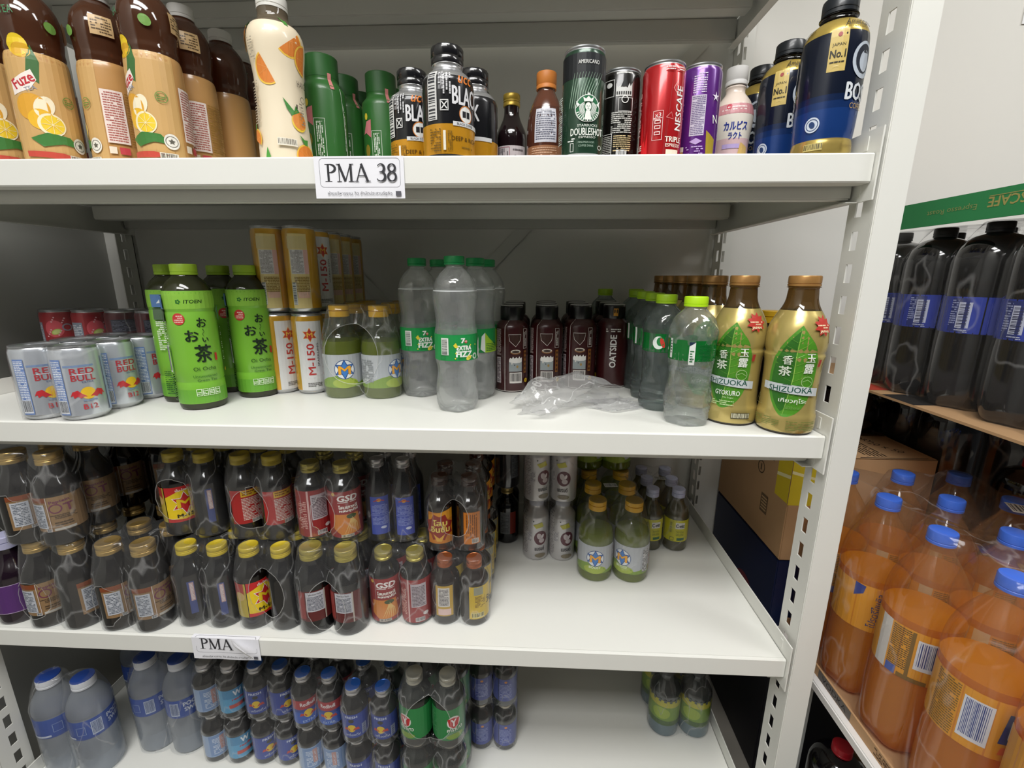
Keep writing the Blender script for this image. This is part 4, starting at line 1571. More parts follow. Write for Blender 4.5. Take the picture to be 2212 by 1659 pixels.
def slotted_plate(bm, w, z0, z1, cols, sw, sh, pitch, thick, off, T, skew=0.0):
    """plate in the (a, z) plane with real slots; T maps (a, depth, z) to 3-D"""
    a_edges = [0]
    for c in cols:
        a_edges += [c - sw / 2, c + sw / 2]
    a_edges.append(w)
    z_edges = [z0]
    k = 0
    z = off
    while z + sh < z1:
        if z > z0:
            z_edges += [z, z + sh]
        z += pitch
    z_edges.append(z1)
    for d in (0, thick):
        V = {}
        for i, aa in enumerate(a_edges):
            for j, zz in enumerate(z_edges):
                V[i, j] = bm.verts.new(T(aa, d, zz))
        for i in range(len(a_edges) - 1):
            for j in range(len(z_edges) - 1):
                if i % 2 == 1 and j % 2 == 1:
                    continue
                bm.faces.new((V[i, j], V[i + 1, j], V[i + 1, j + 1], V[i, j + 1]))
    # slot walls
    for ci, c in enumerate(cols):
        for j in range(1, len(z_edges) - 2, 2):
            q = [(c - sw / 2, z_edges[j]), (c + sw / 2, z_edges[j]), (c + sw / 2, z_edges[j + 1]), (c - sw / 2, z_edges[j + 1])]
            for (a0, b0), (a1, b1) in zip(q, q[1:] + q[:1]):
                bm.faces.new([bm.verts.new(T(*t)) for t in ((a0, 0, b0), (a1, 0, b1), (a1, thick, b1), (a0, thick, b0))])
    for (e0, e1) in (((0, z0), (0, z1)), ((w, z0), (w, z1))):
        bm.faces.new([bm.verts.new(T(*t)) for t in ((e0[0], 0, e0[1]), (e1[0], 0, e1[1]), (e1[0], thick, e1[1]), (e0[0], thick, e0[1]))])


def post(x, y, sx, sy, front, label):
    """angle post; its slotted flange runs in depth, the other leg across (plain at the front, slotted at the rear)"""
    bm = bmesh.new()
    H = 2.3
    slotted_plate(bm, .046, 0.0, H, [.026], .012, .0235, .0405, .0018, .012, lambda a_, d, z: Vector((x + sx * d, y + sy * a_, z)))
    if front:
        bx0, bx1 = sorted((x, x + sx * .0345))
        y0, y1 = sorted((y, y + sy * -.003))
        box(bm, bx0, bx1, y0 - .0, y1 + .0002, 0, H, .0012)
        ex0, ex1 = sorted((x + sx * .0345, x + sx * .0325))
        box(bm, ex0, ex1, min(y, y + sy * .014), max(y, y + sy * .014), 0, H)
    else:
        slotted_plate(bm, .040, 0.0, H, [.020], .010, .0235, .0405, .0018, .012, lambda a_, d, z: Vector((x + sx * a_, y + sy * d, z)))
    p = rk('post', mesh('post', bm, WHITE, 40), label=label)
    bm = bmesh.new()
    box(bm, min(x, x + sx * .04) - .002, max(x, x + sx * .04) + .002, min(y, y + sy * .045) - .002, max(y, y + sy * .045) + .002, 0, .02)
    obj('post_foot', mesh('post_foot', bm, P('#2a2a2a', .6)), p)
    return p


post(.0085, .0, 1, 1, True, 'right front post with a column of slots')
post(XL - .0085, .0, -1, 1, True, 'left front post')
post(.0085, D + .012, 1, -1, False, 'right rear post')
post(XL - .0085, D + .012, -1, -1, False, 'left rear post')


# diagonal braces behind the second shelf
def brace(x0, z0, x1, z1):
    bm = bmesh.new()
    L = hypot(x1 - x0, z1 - z0)
    ang = atan2(z1 - z0, x1 - x0)
    box(bm, -L / 2, L / 2, -.0008, .0008, -.013, .013)
    bmesh.ops.rotate(bm, verts=bm.verts, cent=(0, 0, 0), matrix=Matrix.Rotation(-ang, 3, 'Y'))
    rk('cross_brace', mesh('cross_brace', bm, WHITE2), ((x0 + x1) / 2, D + .0165, (z0 + z1) / 2))


brace(-1.30, 1.55, -.05, .30)
brace(-.05, 1.55, -1.30, .30)

# ------------------------------------------------------------------ paper shelf tags
def serif_letters(a, s, u, v, h, c):
    """Roman capitals and figures drawn stroke by stroke; returns width"""
    t, T = .07 * h, .17 * h

    def serif(x, y, w):
        a.rect(x - w / 2, y - .02 * h, x + w / 2, y + .02 * h, c)
    for ch in s:
        if ch == 'P':
            a.rect(u + .13 * h, v, u + .13 * h + T * .8, v + h, c)
            serif(u + .2 * h, v + .02 * h, .42 * h)
            serif(u + .14 * h, v + h - .02 * h, .28 * h)
            pts, ws = [], []
            for i in range(15):
                k = -pi / 2 + pi * i / 14
                pts.append((u + .28 * h + .34 * h * cos(k), v + .75 * h + .23 * h * sin(k)))
                ws.append(t * .7 + (T - t) * cos(k))
            a.stroke([(u + .14 * h, v + .52 * h)] + pts + [(u + .14 * h, v + .98 * h)], [t * .7] + ws + [t * .7], c)
            u += .72 * h
        elif ch == 'M':
            a.stroke([(u + .14 * h, v), (u + .14 * h, v + h)], t * .8, c)
            a.stroke([(u + .14 * h, v + h), (u + .50 * h, v + .02 * h)], T * .85, c)
            a.stroke([(u + .50 * h, v + .02 * h), (u + .86 * h, v + h)], t * .8, c)
            a.stroke([(u + .87 * h, v), (u + .87 * h, v + h)], T * .8, c)
            for x, y, w in ((.14, .02, .28), (.87, .02, .34), (.08, .98, .2), (.92, .98, .26)):
                serif(u + x * h, v + y * h, w * h)
            u += 1.08 * h
        elif ch == 'A':
            a.stroke([(u + .12 * h, v), (u + .46 * h, v + h)], t * .8, c)
            a.stroke([(u + .44 * h, v + h), (u + .82 * h, v)], T * .85, c)
            a.stroke([(u + .23 * h, v + .33 * h), (u + .68 * h, v + .33 * h)], t * .7, c)
            serif(u + .12 * h, v + .02 * h, .28 * h)
            serif(u + .82 * h, v + .02 * h, .34 * h)
            u += .98 * h
        elif ch == '3':
            pts, ws = [], []
            for i in range(12):
                k = radians(150 - i * 22)
                pts.append((u + .27 * h + .21 * h * cos(k), v + .75 * h + .23 * h * sin(k)))
                ws.append(t * .8 + (T - t) * max(0, cos(k)))
            pts.append((u + .18 * h, v + .53 * h))
            ws.append(t * .6)
            a.stroke(pts, ws, c)
            pts, ws = [(u + .18 * h, v + .53 * h)], [t * .6]
            for i in range(12):
                k = radians(80 - i * 21)
                pts.append((u + .26 * h + .27 * h * cos(k), v + .28 * h + .26 * h * sin(k)))
                ws.append(t * .8 + (T - t) * max(0, cos(k)))
            a.stroke(pts, ws, c)
            u += .62 * h
        elif ch == '8':
            for cy, r_ in ((.76, .21), (.27, .25)):
                pts, ws = [], []
                for i in range(20):
                    k = 2 * pi * i / 20
                    pts.append((u + .32 * h + r_ * h * cos(k) * .95, v + cy * h + r_ * h * sin(k)))
                    ws.append(t * .8 + (T - t) * .75 * abs(cos(k)))
                a.stroke(pts, ws, c, close=True)
            u += .64 * h
        elif ch == '4':
            a.stroke([(u + .44 * h, v), (u + .44 * h, v + h)], T * .8, c)
            a.stroke([(u + .44 * h, v + h), (u + .05 * h, v + .3 * h)], t * .8, c)
            a.stroke([(u + .02 * h, v + .3 * h), (u + .6 * h, v + .3 * h)], t, c)
            u += .62 * h
        elif ch == ' ':
            u += .38 * h
    return u


def rounded(u0, v0, u1, v1, r, n=5):
    pts = []
    for cx, cy, s in ((u1 - r, v0 + r, -90), (u1 - r, v1 - r, 0), (u0 + r, v1 - r, 90), (u0 + r, v0 + r, 180)):
        for i in range(n + 1):
            k = radians(s + 90 * i / n)
            pts.append((cx + r * cos(k), cy + r * sin(k)))
    return pts


def tag(name, x, z, w, h, digits, label, curl, fold=99):
    """paper slip taped on the shelf lip: w x h mm, top folded over the edge"""
    root = obj(name, None, None, (x, 0, z), 0, label, 'shelf tag', None)
    root.empty_display_size = .01

    def fm(u, v, e):
        # v from 0 (bottom) to h (top, folded onto the deck)
        if v > fold:
            return Vector((u / 1000, -.0014 - e + (v - fold) / 1000, fold / 1000 + e))
        y = -.0011 - e - .0012 * abs(sin(u * .05 + 1)) * (1 - v / h)
        zz = v / 1000
        return Vector((u / 1000, y, zz))
    a = Art()
    a.rect(0, 0, w, h, '#e9e9ef')
    sheet = obj('paper_sheet', a.mesh('paper_sheet', fm, du=w / 12, dv=h / 6, rough=.7), root)
    b = Art()
    b.stroke(rounded(w * .06, h * .27, w * .955, h * .95, h * .09), .35, '#2e2e34', close=True)
    serif_letters(b, digits, w * .12, h * .40, h * .42, '#26262c')
    b.text('ฝ่ายบริหารงาน 7ต สำนักประสานรัฐกิจ', w * .5, h * .12, w * .72, h * .10, '#3c3c42')
    b.rect(w * .90, h * .06, w * .96, h * .17, '#55555c')
    obj('printing', b.mesh('tag_print', lambda u, v, e: fm(u, v, e + .00015), du=w / 12, rough=.7), sheet)
    if curl:
        bm = bmesh.new()      # corner curled forward over the number
        pts = [(.60, .83, .003), (.70, .86, .015), (1.02, .58, .024), (.95, .26, .012), (.76, .50, .006)]
        vs = [bm.verts.new((w * p_[0] / 1000, -p_[2], h * p_[1] / 1000)) for p_ in pts]
        c_ = bm.verts.new((w * .80 / 1000, -.015, h * .60 / 1000))
        for i in range(5):
            bm.faces.new((vs[i], vs[(i + 1) % 5], c_))
        obj('curled_corner', mesh('curled_corner', bm, P('#efeff2', .7)), root)
    return root


tag('shelf_tag', -.675, Z1 - .0490, 113, 49, 'PMA 38', 'white paper tag reading PMA 38 taped to the second shelf edge', False)
tag('shelf_tag', -.951, Z3 - .0395, 113, 48, 'PMA', 'torn white paper tag PMA with curled corner on the third shelf edge', True, 40.6)


# ------------------------------------------------------------------ shrink film round a pack
def film(cs, r, sh, h, cr, z, label, group=None, hole=None, mat=FILM, axis='y', name='shrink_film', seg=88, seed=1, sag=.004, gap=.0009, zlow=.0015):
    """cs: bottle centres; r body radius, sh shoulder height, h height, cr cap radius (metres)"""
    rnd = random.Random(seed)
    lev = [(zlow, r + gap)]
    nb = 7
    for i in range(1, nb + 1):
        lev.append((sh * i / nb, r + gap))
    ns = 6
    for i in range(1, ns + 1):
        t = i / ns
        rr = r + gap + (cr + gap - r - gap) * (t ** 1.25)
        lev.append((sh + (h - sh) * t, rr))
    lev.append((h + .0012, cr * .93))
    n = len(cs)
    gx, gy = sum(c[0] for c in cs) / n, sum(c[1] for c in cs) / n

    def outline(R, pull):
        pts = []
        K = 180
        for i in range(K):
            th = 2 * pi * i / K
            nx, ny = sin(th), -cos(th)
            b = max(cs, key=lambda c: c[0] * nx + c[1] * ny)
            pts.append((b[0] + R * nx, b[1] + R * ny))
        L = [0]
        for p_, q_ in zip(pts, pts[1:] + pts[:1]):
            L.append(L[-1] + hypot(q_[0] - p_[0], q_[1] - p_[1]))
        out = []
        k = 0
        for i in range(seg):
            s = L[-1] * i / seg
            while L[k + 1] < s:
                k += 1
            t = (s - L[k]) / max(1e-9, L[k + 1] - L[k])
            p_, q_ = pts[k], pts[(k + 1) % K]
            x, y = p_[0] + (q_[0] - p_[0]) * t, p_[1] + (q_[1] - p_[1]) * t
            d = min(hypot(x - c[0], y - c[1]) for c in cs) - R
            if d > 1e-5:
                # sink between bottles toward the pack's middle line
                bx, by = min(cs, key=lambda c: hypot(x - c[0], y - c[1]))
                ddx, ddy = gx - x, gy - y
                if abs(ddx) > abs(ddy) and n > 1 and False:
                    ddy = 0
                m = hypot(ddx, ddy) or 1
                x += ddx / m * d * pull
                y += ddy / m * d * pull
            out.append((x, y))
        return out
    bm = bmesh.new()
    rings = []
    ph = [rnd.uniform(0, 6) for _ in range(6)]
    for li, (zz, R) in enumerate(lev):
        o_ = outline(R, .9)
        ring = []
        for i, (x, y) in enumerate(o_):
            k = 2 * pi * i / seg
            w = .0006 * (1 + sin(9 * k + ph[0] + zz * 60)) + .0005 * (1 + sin(17 * k + ph[1] - zz * 130))
            m = hypot(x - gx, y - gy) or 1
            ring.append(bm.verts.new((x - gx + (x - gx) / m * w * .5, y - gy + (y - gy) / m * w * .5, zz + .0006 * sin(5 * k + ph[2]))))
        rings.append(ring)
    for A, B in zip(rings[:-1], rings[1:]):
        for i in range(seg):
            j = (i + 1) % seg
            bm.faces.new((A[i], A[j], B[j], B[i]))
    # cover: shrink the last ring inward with a sag
    last = rings[-1]
    for t, dz in ((.6, -sag * .7), (.25, -sag)):
        ring = [bm.verts.new((v.co.x * t, v.co.y * t, v.co.z + dz)) for v in last] if False else [bm.verts.new((rings[-1][i].co.x * t, rings[-1][i].co.y * t, lev[-1][0] + dz)) for i in range(seg)]
        for i in range(seg):
            j = (i + 1) % seg
            bm.faces.new((last[i], last[j], ring[j], ring[i]))
        last = ring
    bm.faces.new(last)
    edge = None
    if hole:
        # hole: (dx, zc, a, b) an oval opening left in the front of the sleeve
        dx, zc, ha, hb = hole
        front = min(c[1] for c in cs) - gy + r * .4
        sel = []
        for v in bm.verts:
            if v.co.y < front:
                e_ = hypot((v.co.x - dx) / ha, (v.co.z - zc) / hb)
                v_in = e_ < 1
                if .72 < e_ < 1.0:
                    v.co.x = dx + (v.co.x - dx) / e_
                    v.co.z = zc + (v.co.z - zc) / e_
        kill = [f for f in bm.faces if f.calc_center_median().y < front and hypot((f.calc_center_median().x - dx) / ha, (f.calc_center_median().z - zc) / hb) < .97]
        bmesh.ops.delete(bm, geom=kill, context='FACES')
        be = [e for e in bm.edges if e.is_boundary and all(v.co.z > zlow + .003 for v in e.verts)]
        if be:
            bme = bmesh.new()
            for e in be:
                a_, b_ = e.verts[0].co.copy(), e.verts[1].co.copy()
                d_ = (b_ - a_)
                if d_.length < 1e-6:
                    continue
                nrm = Vector((0, -1, 0))
                s_ = d_.cross(nrm).normalized() * .0006
                q = [bme.verts.new(c_) for c_ in (a_ + s_ - nrm * -.0008, b_ + s_ - nrm * -.0008, b_ - s_ - nrm * -.0008, a_ - s_ - nrm * -.0008)]
                bme.faces.new(q)
            edge = mesh('film_edge', bme, CLEAR('#ffffff', '#ffffff', .45, .2, .1))
    o = obj(name, mesh(name, bm, mat, 60), None, (gx, gy, z), 0, label, 'film', group)
    if edge:
        obj('film_edge', edge, o)
    return o


# ------------------------------------------------------------------ second shelf: loose drinks in a row
ORD = ['front', 'second', 'third', 'fourth', 'fifth', 'sixth']
T_ = 'on the second shelf'
place('lemon_tea', -1.176, .088, Z1, 6, 'lemon tea bottle cut by the left picture edge, second shelf', 'lemon tea bottles')
place('lemon_tea', -1.085, .076, Z1, 0, 'lemon tea bottle, logo and lemon halves facing, second from left', 'lemon tea bottles')
place('lemon_tea', -1.014, .106, Z1, -100, 'tea bottle turned to its pinkish nutrition panel between two lemon labels', 'lemon tea bottles')
place('lemon_tea', -.925, .082, Z1, -38, 'lemon tea bottle, lemons at its left edge, rightmost of the front row', 'lemon tea bottles')
place('lemon_tea', -.925, .152, Z1, -95, 'shaded brown tea bottle directly behind the rightmost lemon label bottle', 'lemon tea bottles')
place('lemon_tea', -.914, .222, Z1, 150, 'dim brown tea bottle with white cap, third from the front', 'lemon tea bottles')
place('lemon_tea', -.924, .294, Z1, 150, 'rearmost dim tea bottle with white cap beside the cream bottle', 'lemon tea bottles')
place('orange_milk', -.742, .065, Z1, 0, 'tall cream coloured bottle printed with orange segments, second shelf', None)
G = 'dark green sleeved bottles'
place('green_sleeve', -.717, .142, Z1, 4, 'dark green fully sleeved bottle touching the cream orange bottle', G)
place('green_sleeve', -.648, .202, Z1, 0, 'dark green sleeved bottle standing right of the others, pink mark', G)
place('green_sleeve', -.713, .212, Z1, 20, 'green sleeved bottle in second row behind the front green one', G)
place('green_sleeve', -.711, .280, Z1, 20, 'rearmost green sleeved bottle in the left column', G)
place('green_sleeve', -.647, .270, Z1, 20, 'green sleeved bottle behind the right green one', G)
G = 'black coffee bottle cans'
place('black_coffee', -.512, .040, Z1, 14, 'big black and mustard coffee bottle can in front, silver neck', G)
place('black_coffee', -.573, .103, Z1, -12, 'black coffee bottle can at left with orange logo, behind the big one', G)
place('black_coffee', -.487, .106, Z1, -60, 'black coffee bottle can right behind the front one', G)
place('black_coffee', -.492, .176, Z1, -70, 'rearmost black coffee bottle can, mostly hidden', G)
place('vitamin_dark', -.439, .207, Z1, 0, 'small dark glass bottle with gold cap and pink white label')
place('brown_milk', -.385, .163, Z1, 0, 'brown bottle with orange cap and white nutrition label')
place('espresso_can', -.340, .051, Z1, 4, 'tall dark green espresso can with round crowned emblem', None, 'can', 'can')
place('black_can', -.287, .088, Z1, 0, 'black can covered in small print between green and red cans', None, 'can', 'can')
place('red_can', -.236, .066, Z1, 0, 'red triple espresso can with sideways white lettering', None, 'can', 'can')
place('purple_can', -.181, .092, Z1, 0, 'purple can with a pale nutrition panel', None, 'can', 'can')
place('lactic_drink', -.104, .170, Z1, 4, 'small cream and pink bottle with blue Japanese lettering and white cap')
G = 'blue black coffee bottles'
place('coffee_bottle', -.040, .045, Z1, 0, 'dark blue coffee bottle with gold shoulder at the front right', G)
place('coffee_bottle', -.042, .148, Z1, -18, 'blue coffee bottle directly behind the front right one', G)
place('coffee_bottle', -.043, .225, Z1, 100, 'third coffee bottle from the front beside the rack end', G)
place('coffee_bottle', -.045, .302, Z1, 100, 'rearmost coffee bottle with black cap beside the rack end', G)

# ------------------------------------------------------------------ third shelf: clear and green bottles
G = 'silver energy cans in a pack'
cs = []
for j, y in enumerate((.032, .091, .150)):
    for i, x in enumerate((-1.137, -1.078)):
        cs.append((x, y))
        place('silver_can', x, y, Z2, (6, 2)[i] + (0, 24, 40)[j], 'silver energy drink can, %s column, %s of the shrink-wrapped pack' % (('left', 'right')[i], ORD[j]), G, 'can', 'can')
film(cs, .029, .098, .110, .027, Z2, 'clear shrink film round the short silver cans', mat=FILM2, seed=3, hole=None)
G = 'red cans behind the silver ones'
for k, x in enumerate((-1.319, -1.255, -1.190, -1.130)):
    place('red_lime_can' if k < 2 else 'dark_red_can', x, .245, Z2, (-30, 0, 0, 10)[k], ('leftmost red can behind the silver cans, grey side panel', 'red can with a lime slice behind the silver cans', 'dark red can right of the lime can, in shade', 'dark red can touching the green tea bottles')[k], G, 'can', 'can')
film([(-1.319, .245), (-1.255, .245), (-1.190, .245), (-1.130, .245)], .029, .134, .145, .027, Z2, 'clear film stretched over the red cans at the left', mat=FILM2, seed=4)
G = 'green tea bottles'
place('green_tea', -.942, .099, Z2, 0, 'green tea bottle standing foremost, black brush lettering', G)
place('green_tea', -1.004, .142, Z2, 75, 'green tea bottle at the left turned to its picture side', G)
place('green_tea', -.895, .178, Z2, 0, 'green tea bottle right of the foremost one, set back', G)
place('green_tea', -.965, .210, Z2, 30, 'green tea bottle hidden between the front two', G)
place('green_tea', -.920, .262, Z2, 30, 'rearmost green tea bottle beside the yellow cans', G)

G = 'tall white and yellow energy cans'
for lay in (0, 1):
    cs = []
    for i, x in enumerate((-.862, -.807)):
        for j in range(5 if i else 1):
            y = .203 + j * .0545
            cs.append((x, y))
            rot = {(0, 0): 34, (0, 1): 3}.get((lay, i), 138 if lay == 1 else 40)
            if j:
                rot = 160 if lay == 1 and j != 1 else -8
                rot = 30 if (lay == 1 and j == 1) else rot
            place('energy_can', x, y, Z2 + lay * .1465, rot - (8 if lay == 1 and j == 0 else 0), 'tall energy can, %s layer, %s column, %s from aisle' % (('lower', 'upper')[lay], ('left', 'right')[i], ORD[j] if j else 'first'), G, 'can', 'can')
    film([(-.862, .203), (-.807, .203), (-.807, .203 + 2 * .0545), (-.862, .203 + 2 * .0545)] if False else cs, .0268, .134, .145, .0255, Z2 + lay * .1465, ('clear film round the lower layer of tall yellow cans', 'clear film round the upper layer of tall yellow cans')[lay], mat=FILM2, seed=6 + lay)

G = 'green glass bottles with yellow caps on the third shelf'
cs = []
for j in range(3):
    for i, x in enumerate((-.739, -.669)):
        y = .184 + j * .070
        cs.append((x, y))
        place('lime_drink', x, y, Z2, (2, 46)[i] if j == 0 else 20, 'yellow-capped lime drink left of the soda bottles, %s column, %s row' % (('left', 'right')[i], ORD[j]), G)
film(cs, .034, .090, .161, .017, Z2, 'clear film round the yellow-capped bottles on the third shelf', hole=(-.005, .078, .047, .052), seed=9)

G = 'clear soda bottles with green labels'
place('clear_soda', -.521, .108, Z2, 4, 'clear soda bottle with green cap and label, foremost of five', G)
place('clear_soda', -.601, .196, Z2, 0, 'clear soda bottle left of the foremost one and set back', G)
place('clear_soda', -.578, .266, Z2, 40, 'clear soda bottle with green cap in the rear left', G)
place('clear_soda', -.499, .186, Z2, -50, 'clear soda bottle directly behind the foremost one', G)
place('clear_soda', -.487, .258, Z2, -50, 'rearmost clear soda bottle beside the maroon bottles', G)

G = 'maroon oat milk bottles'
cs = []
col0 = [(-.439, .243), (-.374, .259), (-.309, .275), (-.243, .290)]
for i, (x, y0) in enumerate(col0):
    for j in range(3):
        y = y0 + j * .0645
        if y + .031 > .475:
            continue
        cs.append((x, y))
        place('oat_milk', x + .001 * j, y, Z2, (8, -2, -4, -112)[i] if j == 0 else 0, 'maroon bottle, %s, %s row' % (('leftmost column', 'second column from left', 'third column from left', 'column beside the water')[i], ORD[j]), G)

G = 'crinkled clear water bottles'
place('water_bottle', -.170, .060, Z2, 0, 'crinkled clear water bottle, lime cap, foremost, standing alone in front', G)
for k, (x, y, r_) in enumerate(((-.190, .134, -30), (-.190, .203, 0), (-.189, .272, 0), (-.190, .341, 20))):
    place('water_bottle_logo', x, y, Z2, r_, 'shaded lime-capped water bottle, %s in line behind the foremost' % ORD[k + 1], G)
for k, (x, y) in enumerate(((-.172, .432), (-.240, .432))):
    place('water_bottle_logo', x, y, Z2, 0, ('rearmost water bottle right in the last row', 'rearmost water bottle left in the last row, behind maroon bottles')[k], G)
G = 'gold green tea bottles'
place('gold_tea', -.1005, .073, Z2, -12, 'gold tea bottle with leaf label, left of the front two', G)
place('gold_tea_thai', -.0395, .0375 - .003, Z2, 4, 'gold tea bottle with leaf label beside the rack post, foremost', G)
for k, y in enumerate((.148, .222, .297, .371, .440)):
    place('gold_tea', -.113, y, Z2, -12, 'gold-capped tea bottle, %s in the line behind the left front one' % ORD[k + 1 if k < 5 else 5], G)
place('small_dark', -.0265, .135, Z2, 0, 'small dark bottle with yellow cap between the two gold tea bottles')

# crumpled empty film bags lying on the third shelf
def bag(p0, p1, w0, w1, h, seed, name, label, sub=0):
    rnd = random.Random(seed)
    bm = bmesh.new()
    nu, nv = 34, 26
    ax = Vector((p1[0] - p0[0], p1[1] - p0[1], 0))
    L = ax.length
    ax /= L
    sd = Vector((-ax.y, ax.x, 0))
    ph = [rnd.uniform(0, 6) for _ in range(9)]
    rings = []
    for i in range(nu + 1):
        t = i / nu
        w = (w0 + (w1 - w0) * t) / 2 * (1 - .35 * (max(0, abs(t - .5) - .38) / .12) ** 2)
        hh = h * (.35 + .65 * sin(pi * min(1, max(0, .12 + t * .8))))
        ring = []
        for k in range(nv):
            a_ = 2 * pi * k / nv
            cr = 1 + .13 * sin(3 * a_ + ph[0] + 5 * t) + .10 * sin(5 * a_ - ph[1] + 9 * t) + .07 * sin(9 * a_ + ph[2] - 21 * t) + rnd.uniform(-.012, .012)
            y_ = cos(a_) * w * cr
            z_ = max(.0006, hh / 2 * (1 + sin(a_) * cr) * (.9 + .1 * sin(13 * t + ph[3])))
            c_ = Vector(p0 + (0,)) + ax * (L * t + .006 * sin(4 * a_ + ph[4]) * (1 if 0 < i < nu else 2.4)) + sd * (y_ + .006 * sin(5 * t + ph[5]))
            ring.append(bm.verts.new((c_.x - p0[0], c_.y - p0[1], z_)))
        rings.append(ring)
    for A, B in zip(rings[:-1], rings[1:]):
        for k in range(nv):
            bm.faces.new((A[k], A[(k + 1) % nv], B[(k + 1) % nv], B[k]))
    return obj(name, mesh(name, bm, BAG, 28), None, (p0[0], p0[1], Z2), 0, label, 'plastic bag')


bag((-.412, .082), (-.262, .190), .085, .072, .056, 5, 'plastic_bag', 'crumpled clear plastic wrap lying before the maroon bottles')
bag((-.300, .128), (-.222, .142), .060, .060, .010, 12, 'plastic_bag', 'flat piece of clear plastic wrap between crumpled wrap and water bottle')

# ------------------------------------------------------------------ fourth shelf: shrink-wrapped glass bottles, two layers
def pack(kinds, xs, ys, z, rots, what, fl, group, hole=None, seed=1, dims=None, rr=(0, 0), rear=None, name='bottle', mat=FILM, yskew=0.0):
    """a pack of bottles: kinds for the front row; rear rows use the last kind"""
    cs = []
    for j, y in enumerate(ys):
        for i, x in enumerate(xs):
            yy = y + (yskew if i else 0)
            cs.append((x, yy))
            side = ('left', 'right')[i] if len(xs) == 2 else ''
            place(kinds[i] if j == 0 else (rear or kinds[-1]), x, yy, z, rots[i] if j == 0 else rr[i % 2], '%s, %s one, %s row' % (what, side, ORD[j]), group, name)
    film(cs, *dims, z, fl, hole=hole, seed=seed, mat=mat)


place('purple_label_bottle', -1.2815, .040, Z3, 35, 'dark bottle with purple label and pale cap at far left')
GA = 'dark wrapped glass bottles'
D_OT = (.0285, .088, .152, .017)
pack(['soy_bottle', 'soy_bottle'], (-1.218, -1.158), (.032, .092), Z3, (2, 78), 'tan label bottle, lower layer beside the purple bottle', 'wrinkled film round the lower tan label pack beside the purple bottle', 'dark bottles with tan labels', hole=(-.028, .055, .026, .034), seed=21, dims=D_OT)
pack(['soy_bottle', 'soy_bottle'], (-1.093, -1.034), (.032, .092), Z3, (40, 30), 'tan label bottle with visible gold cap, lower layer', 'wrinkled film round the lower tan label pack with visible gold caps', 'dark bottles with tan labels', hole=(-.030, .050, .026, .036), seed=22, dims=D_OT)
pack(['soy_bottle', 'soy_bottle'], (-1.224, -1.163), (.036, .096), Z3 + .154, (46, -2), 'tan label bottle, upper layer at far left', 'wrinkled film round the upper tan label pack at far left', 'dark bottles with tan labels', hole=(-.030, .052, .024, .034), seed=23, dims=D_OT)
for k, (x, y, zz) in enumerate(((-1.100, .17, .154), (-1.040, .17, .154), (-1.098, .23, .154), (-1.095, .158, 0), (-1.035, .158, 0), (-1.093, .218, 0), (-1.033, .218, 0))):
    place('soy_bottle', x, y, Z3 + zz, 60, 'shaded tan label bottle behind front packs, %s layer, %s' % (('lower', 'upper')[zz > 0], ('left front', 'right front', 'left rear', 'left near', 'right near', 'left far', 'right far')[k]), 'dark bottles with tan labels')

for k, (x, y, zz) in enumerate(((-1.162, .157, .154), (-1.162, .217, .154), (-1.160, .277, .154), (-1.158, .153, 0), (-1.158, .213, 0), (-1.158, .273, 0))):
    place('soy_bottle', x, y, Z3 + zz, 10, 'shaded tan label bottle behind the far left pack, %s layer, %s behind it' % (('lower', 'upper')[zz > 0], ('first', 'second', 'third')[k % 3]), 'dark bottles with tan labels')
for k, (x, y, zz) in enumerate(((-1.035, .29, .154), (-1.095, .30, .154), (-.975, .25, .154), (-1.03, .285, 0), (-1.095, .285, 0), (-.970, .20, 0))):
    place('soy_bottle', x, y, Z3 + zz, 20, 'tan label bottle in the dark depth of the shelf, %s layer, %s' % (('lower', 'upper')[zz > 0], ('middle', 'left', 'right')[k % 3]), 'dark bottles with tan labels')

D_M = (.0258, .093, .144, .015)
pack(['energy_plain', 'energy_plain'], (-.972, -.919), (.045, .098), Z3, (34, 34), 'plain dark bottle, yellow cap, lower layer under the star label', 'film round the plain dark bottles with yellow caps', 'yellow-capped dark bottles', seed=24, dims=D_M)
pack(['energy_star', 'energy_plain'], (-1.003, -.950), (.086, .139), Z3 + .1455, (8, 40), 'yellow-capped bottle, upper layer, star label pack', 'film round the upper pack with the red star label', 'yellow-capped dark bottles', hole=(-.020, .068, .030, .036), seed=25, dims=D_M)
pack(['energy_star', 'energy_plain'], (-.865, -.811), (.045, .098), Z3, (30, 100), 'yellow-capped bottle, lower layer, red and yellow label pack', 'torn film round the lower red and yellow label pack', 'yellow-capped dark bottles', hole=(.010, .070, .030, .044), seed=26, dims=D_M)
pack(['energy_red_back', 'energy_red_back'], (-.884, -.830), (.082, .135), Z3 + .1455, (12, 18), 'yellow-capped bottle with red back label, upper layer', 'film round the upper pack with red back labels', 'yellow-capped dark bottles', hole=(-.004, .055, .032, .036), seed=27, dims=D_M)
pack(['ginseng_gold', 'ginseng_gold'], (-.7585, -.7005), (.042, .100), Z3, (-4, -22), 'large gold-capped bottle with white nutrition panel', 'heavily wrinkled film round the large gold-capped bottles', 'large gold-capped bottles', hole=(.002, .052, .032, .046), seed=28, dims=(.0286, .090, .148, .0175))
D_G = (.0262, .089, .129, .0148)
pack(['ginseng_red', 'ginseng_red_back'], (-.6475, -.5935), (.068, .122), Z3, (-4, 4), 'red label bottle with gold cap, lower layer', 'clear film round the lower red label pack', 'red label bottles', seed=29, dims=D_G)
pack(['ginseng_red_back', 'ginseng_red'], (-.765, -.711), (.080, .134), Z3 + .1495, (16, 4), 'red label bottle with gold cap, upper layer', 'clear film round the upper red label pack', 'red label bottles', hole=(.0, .045, .020, .030), seed=30, dims=D_G)
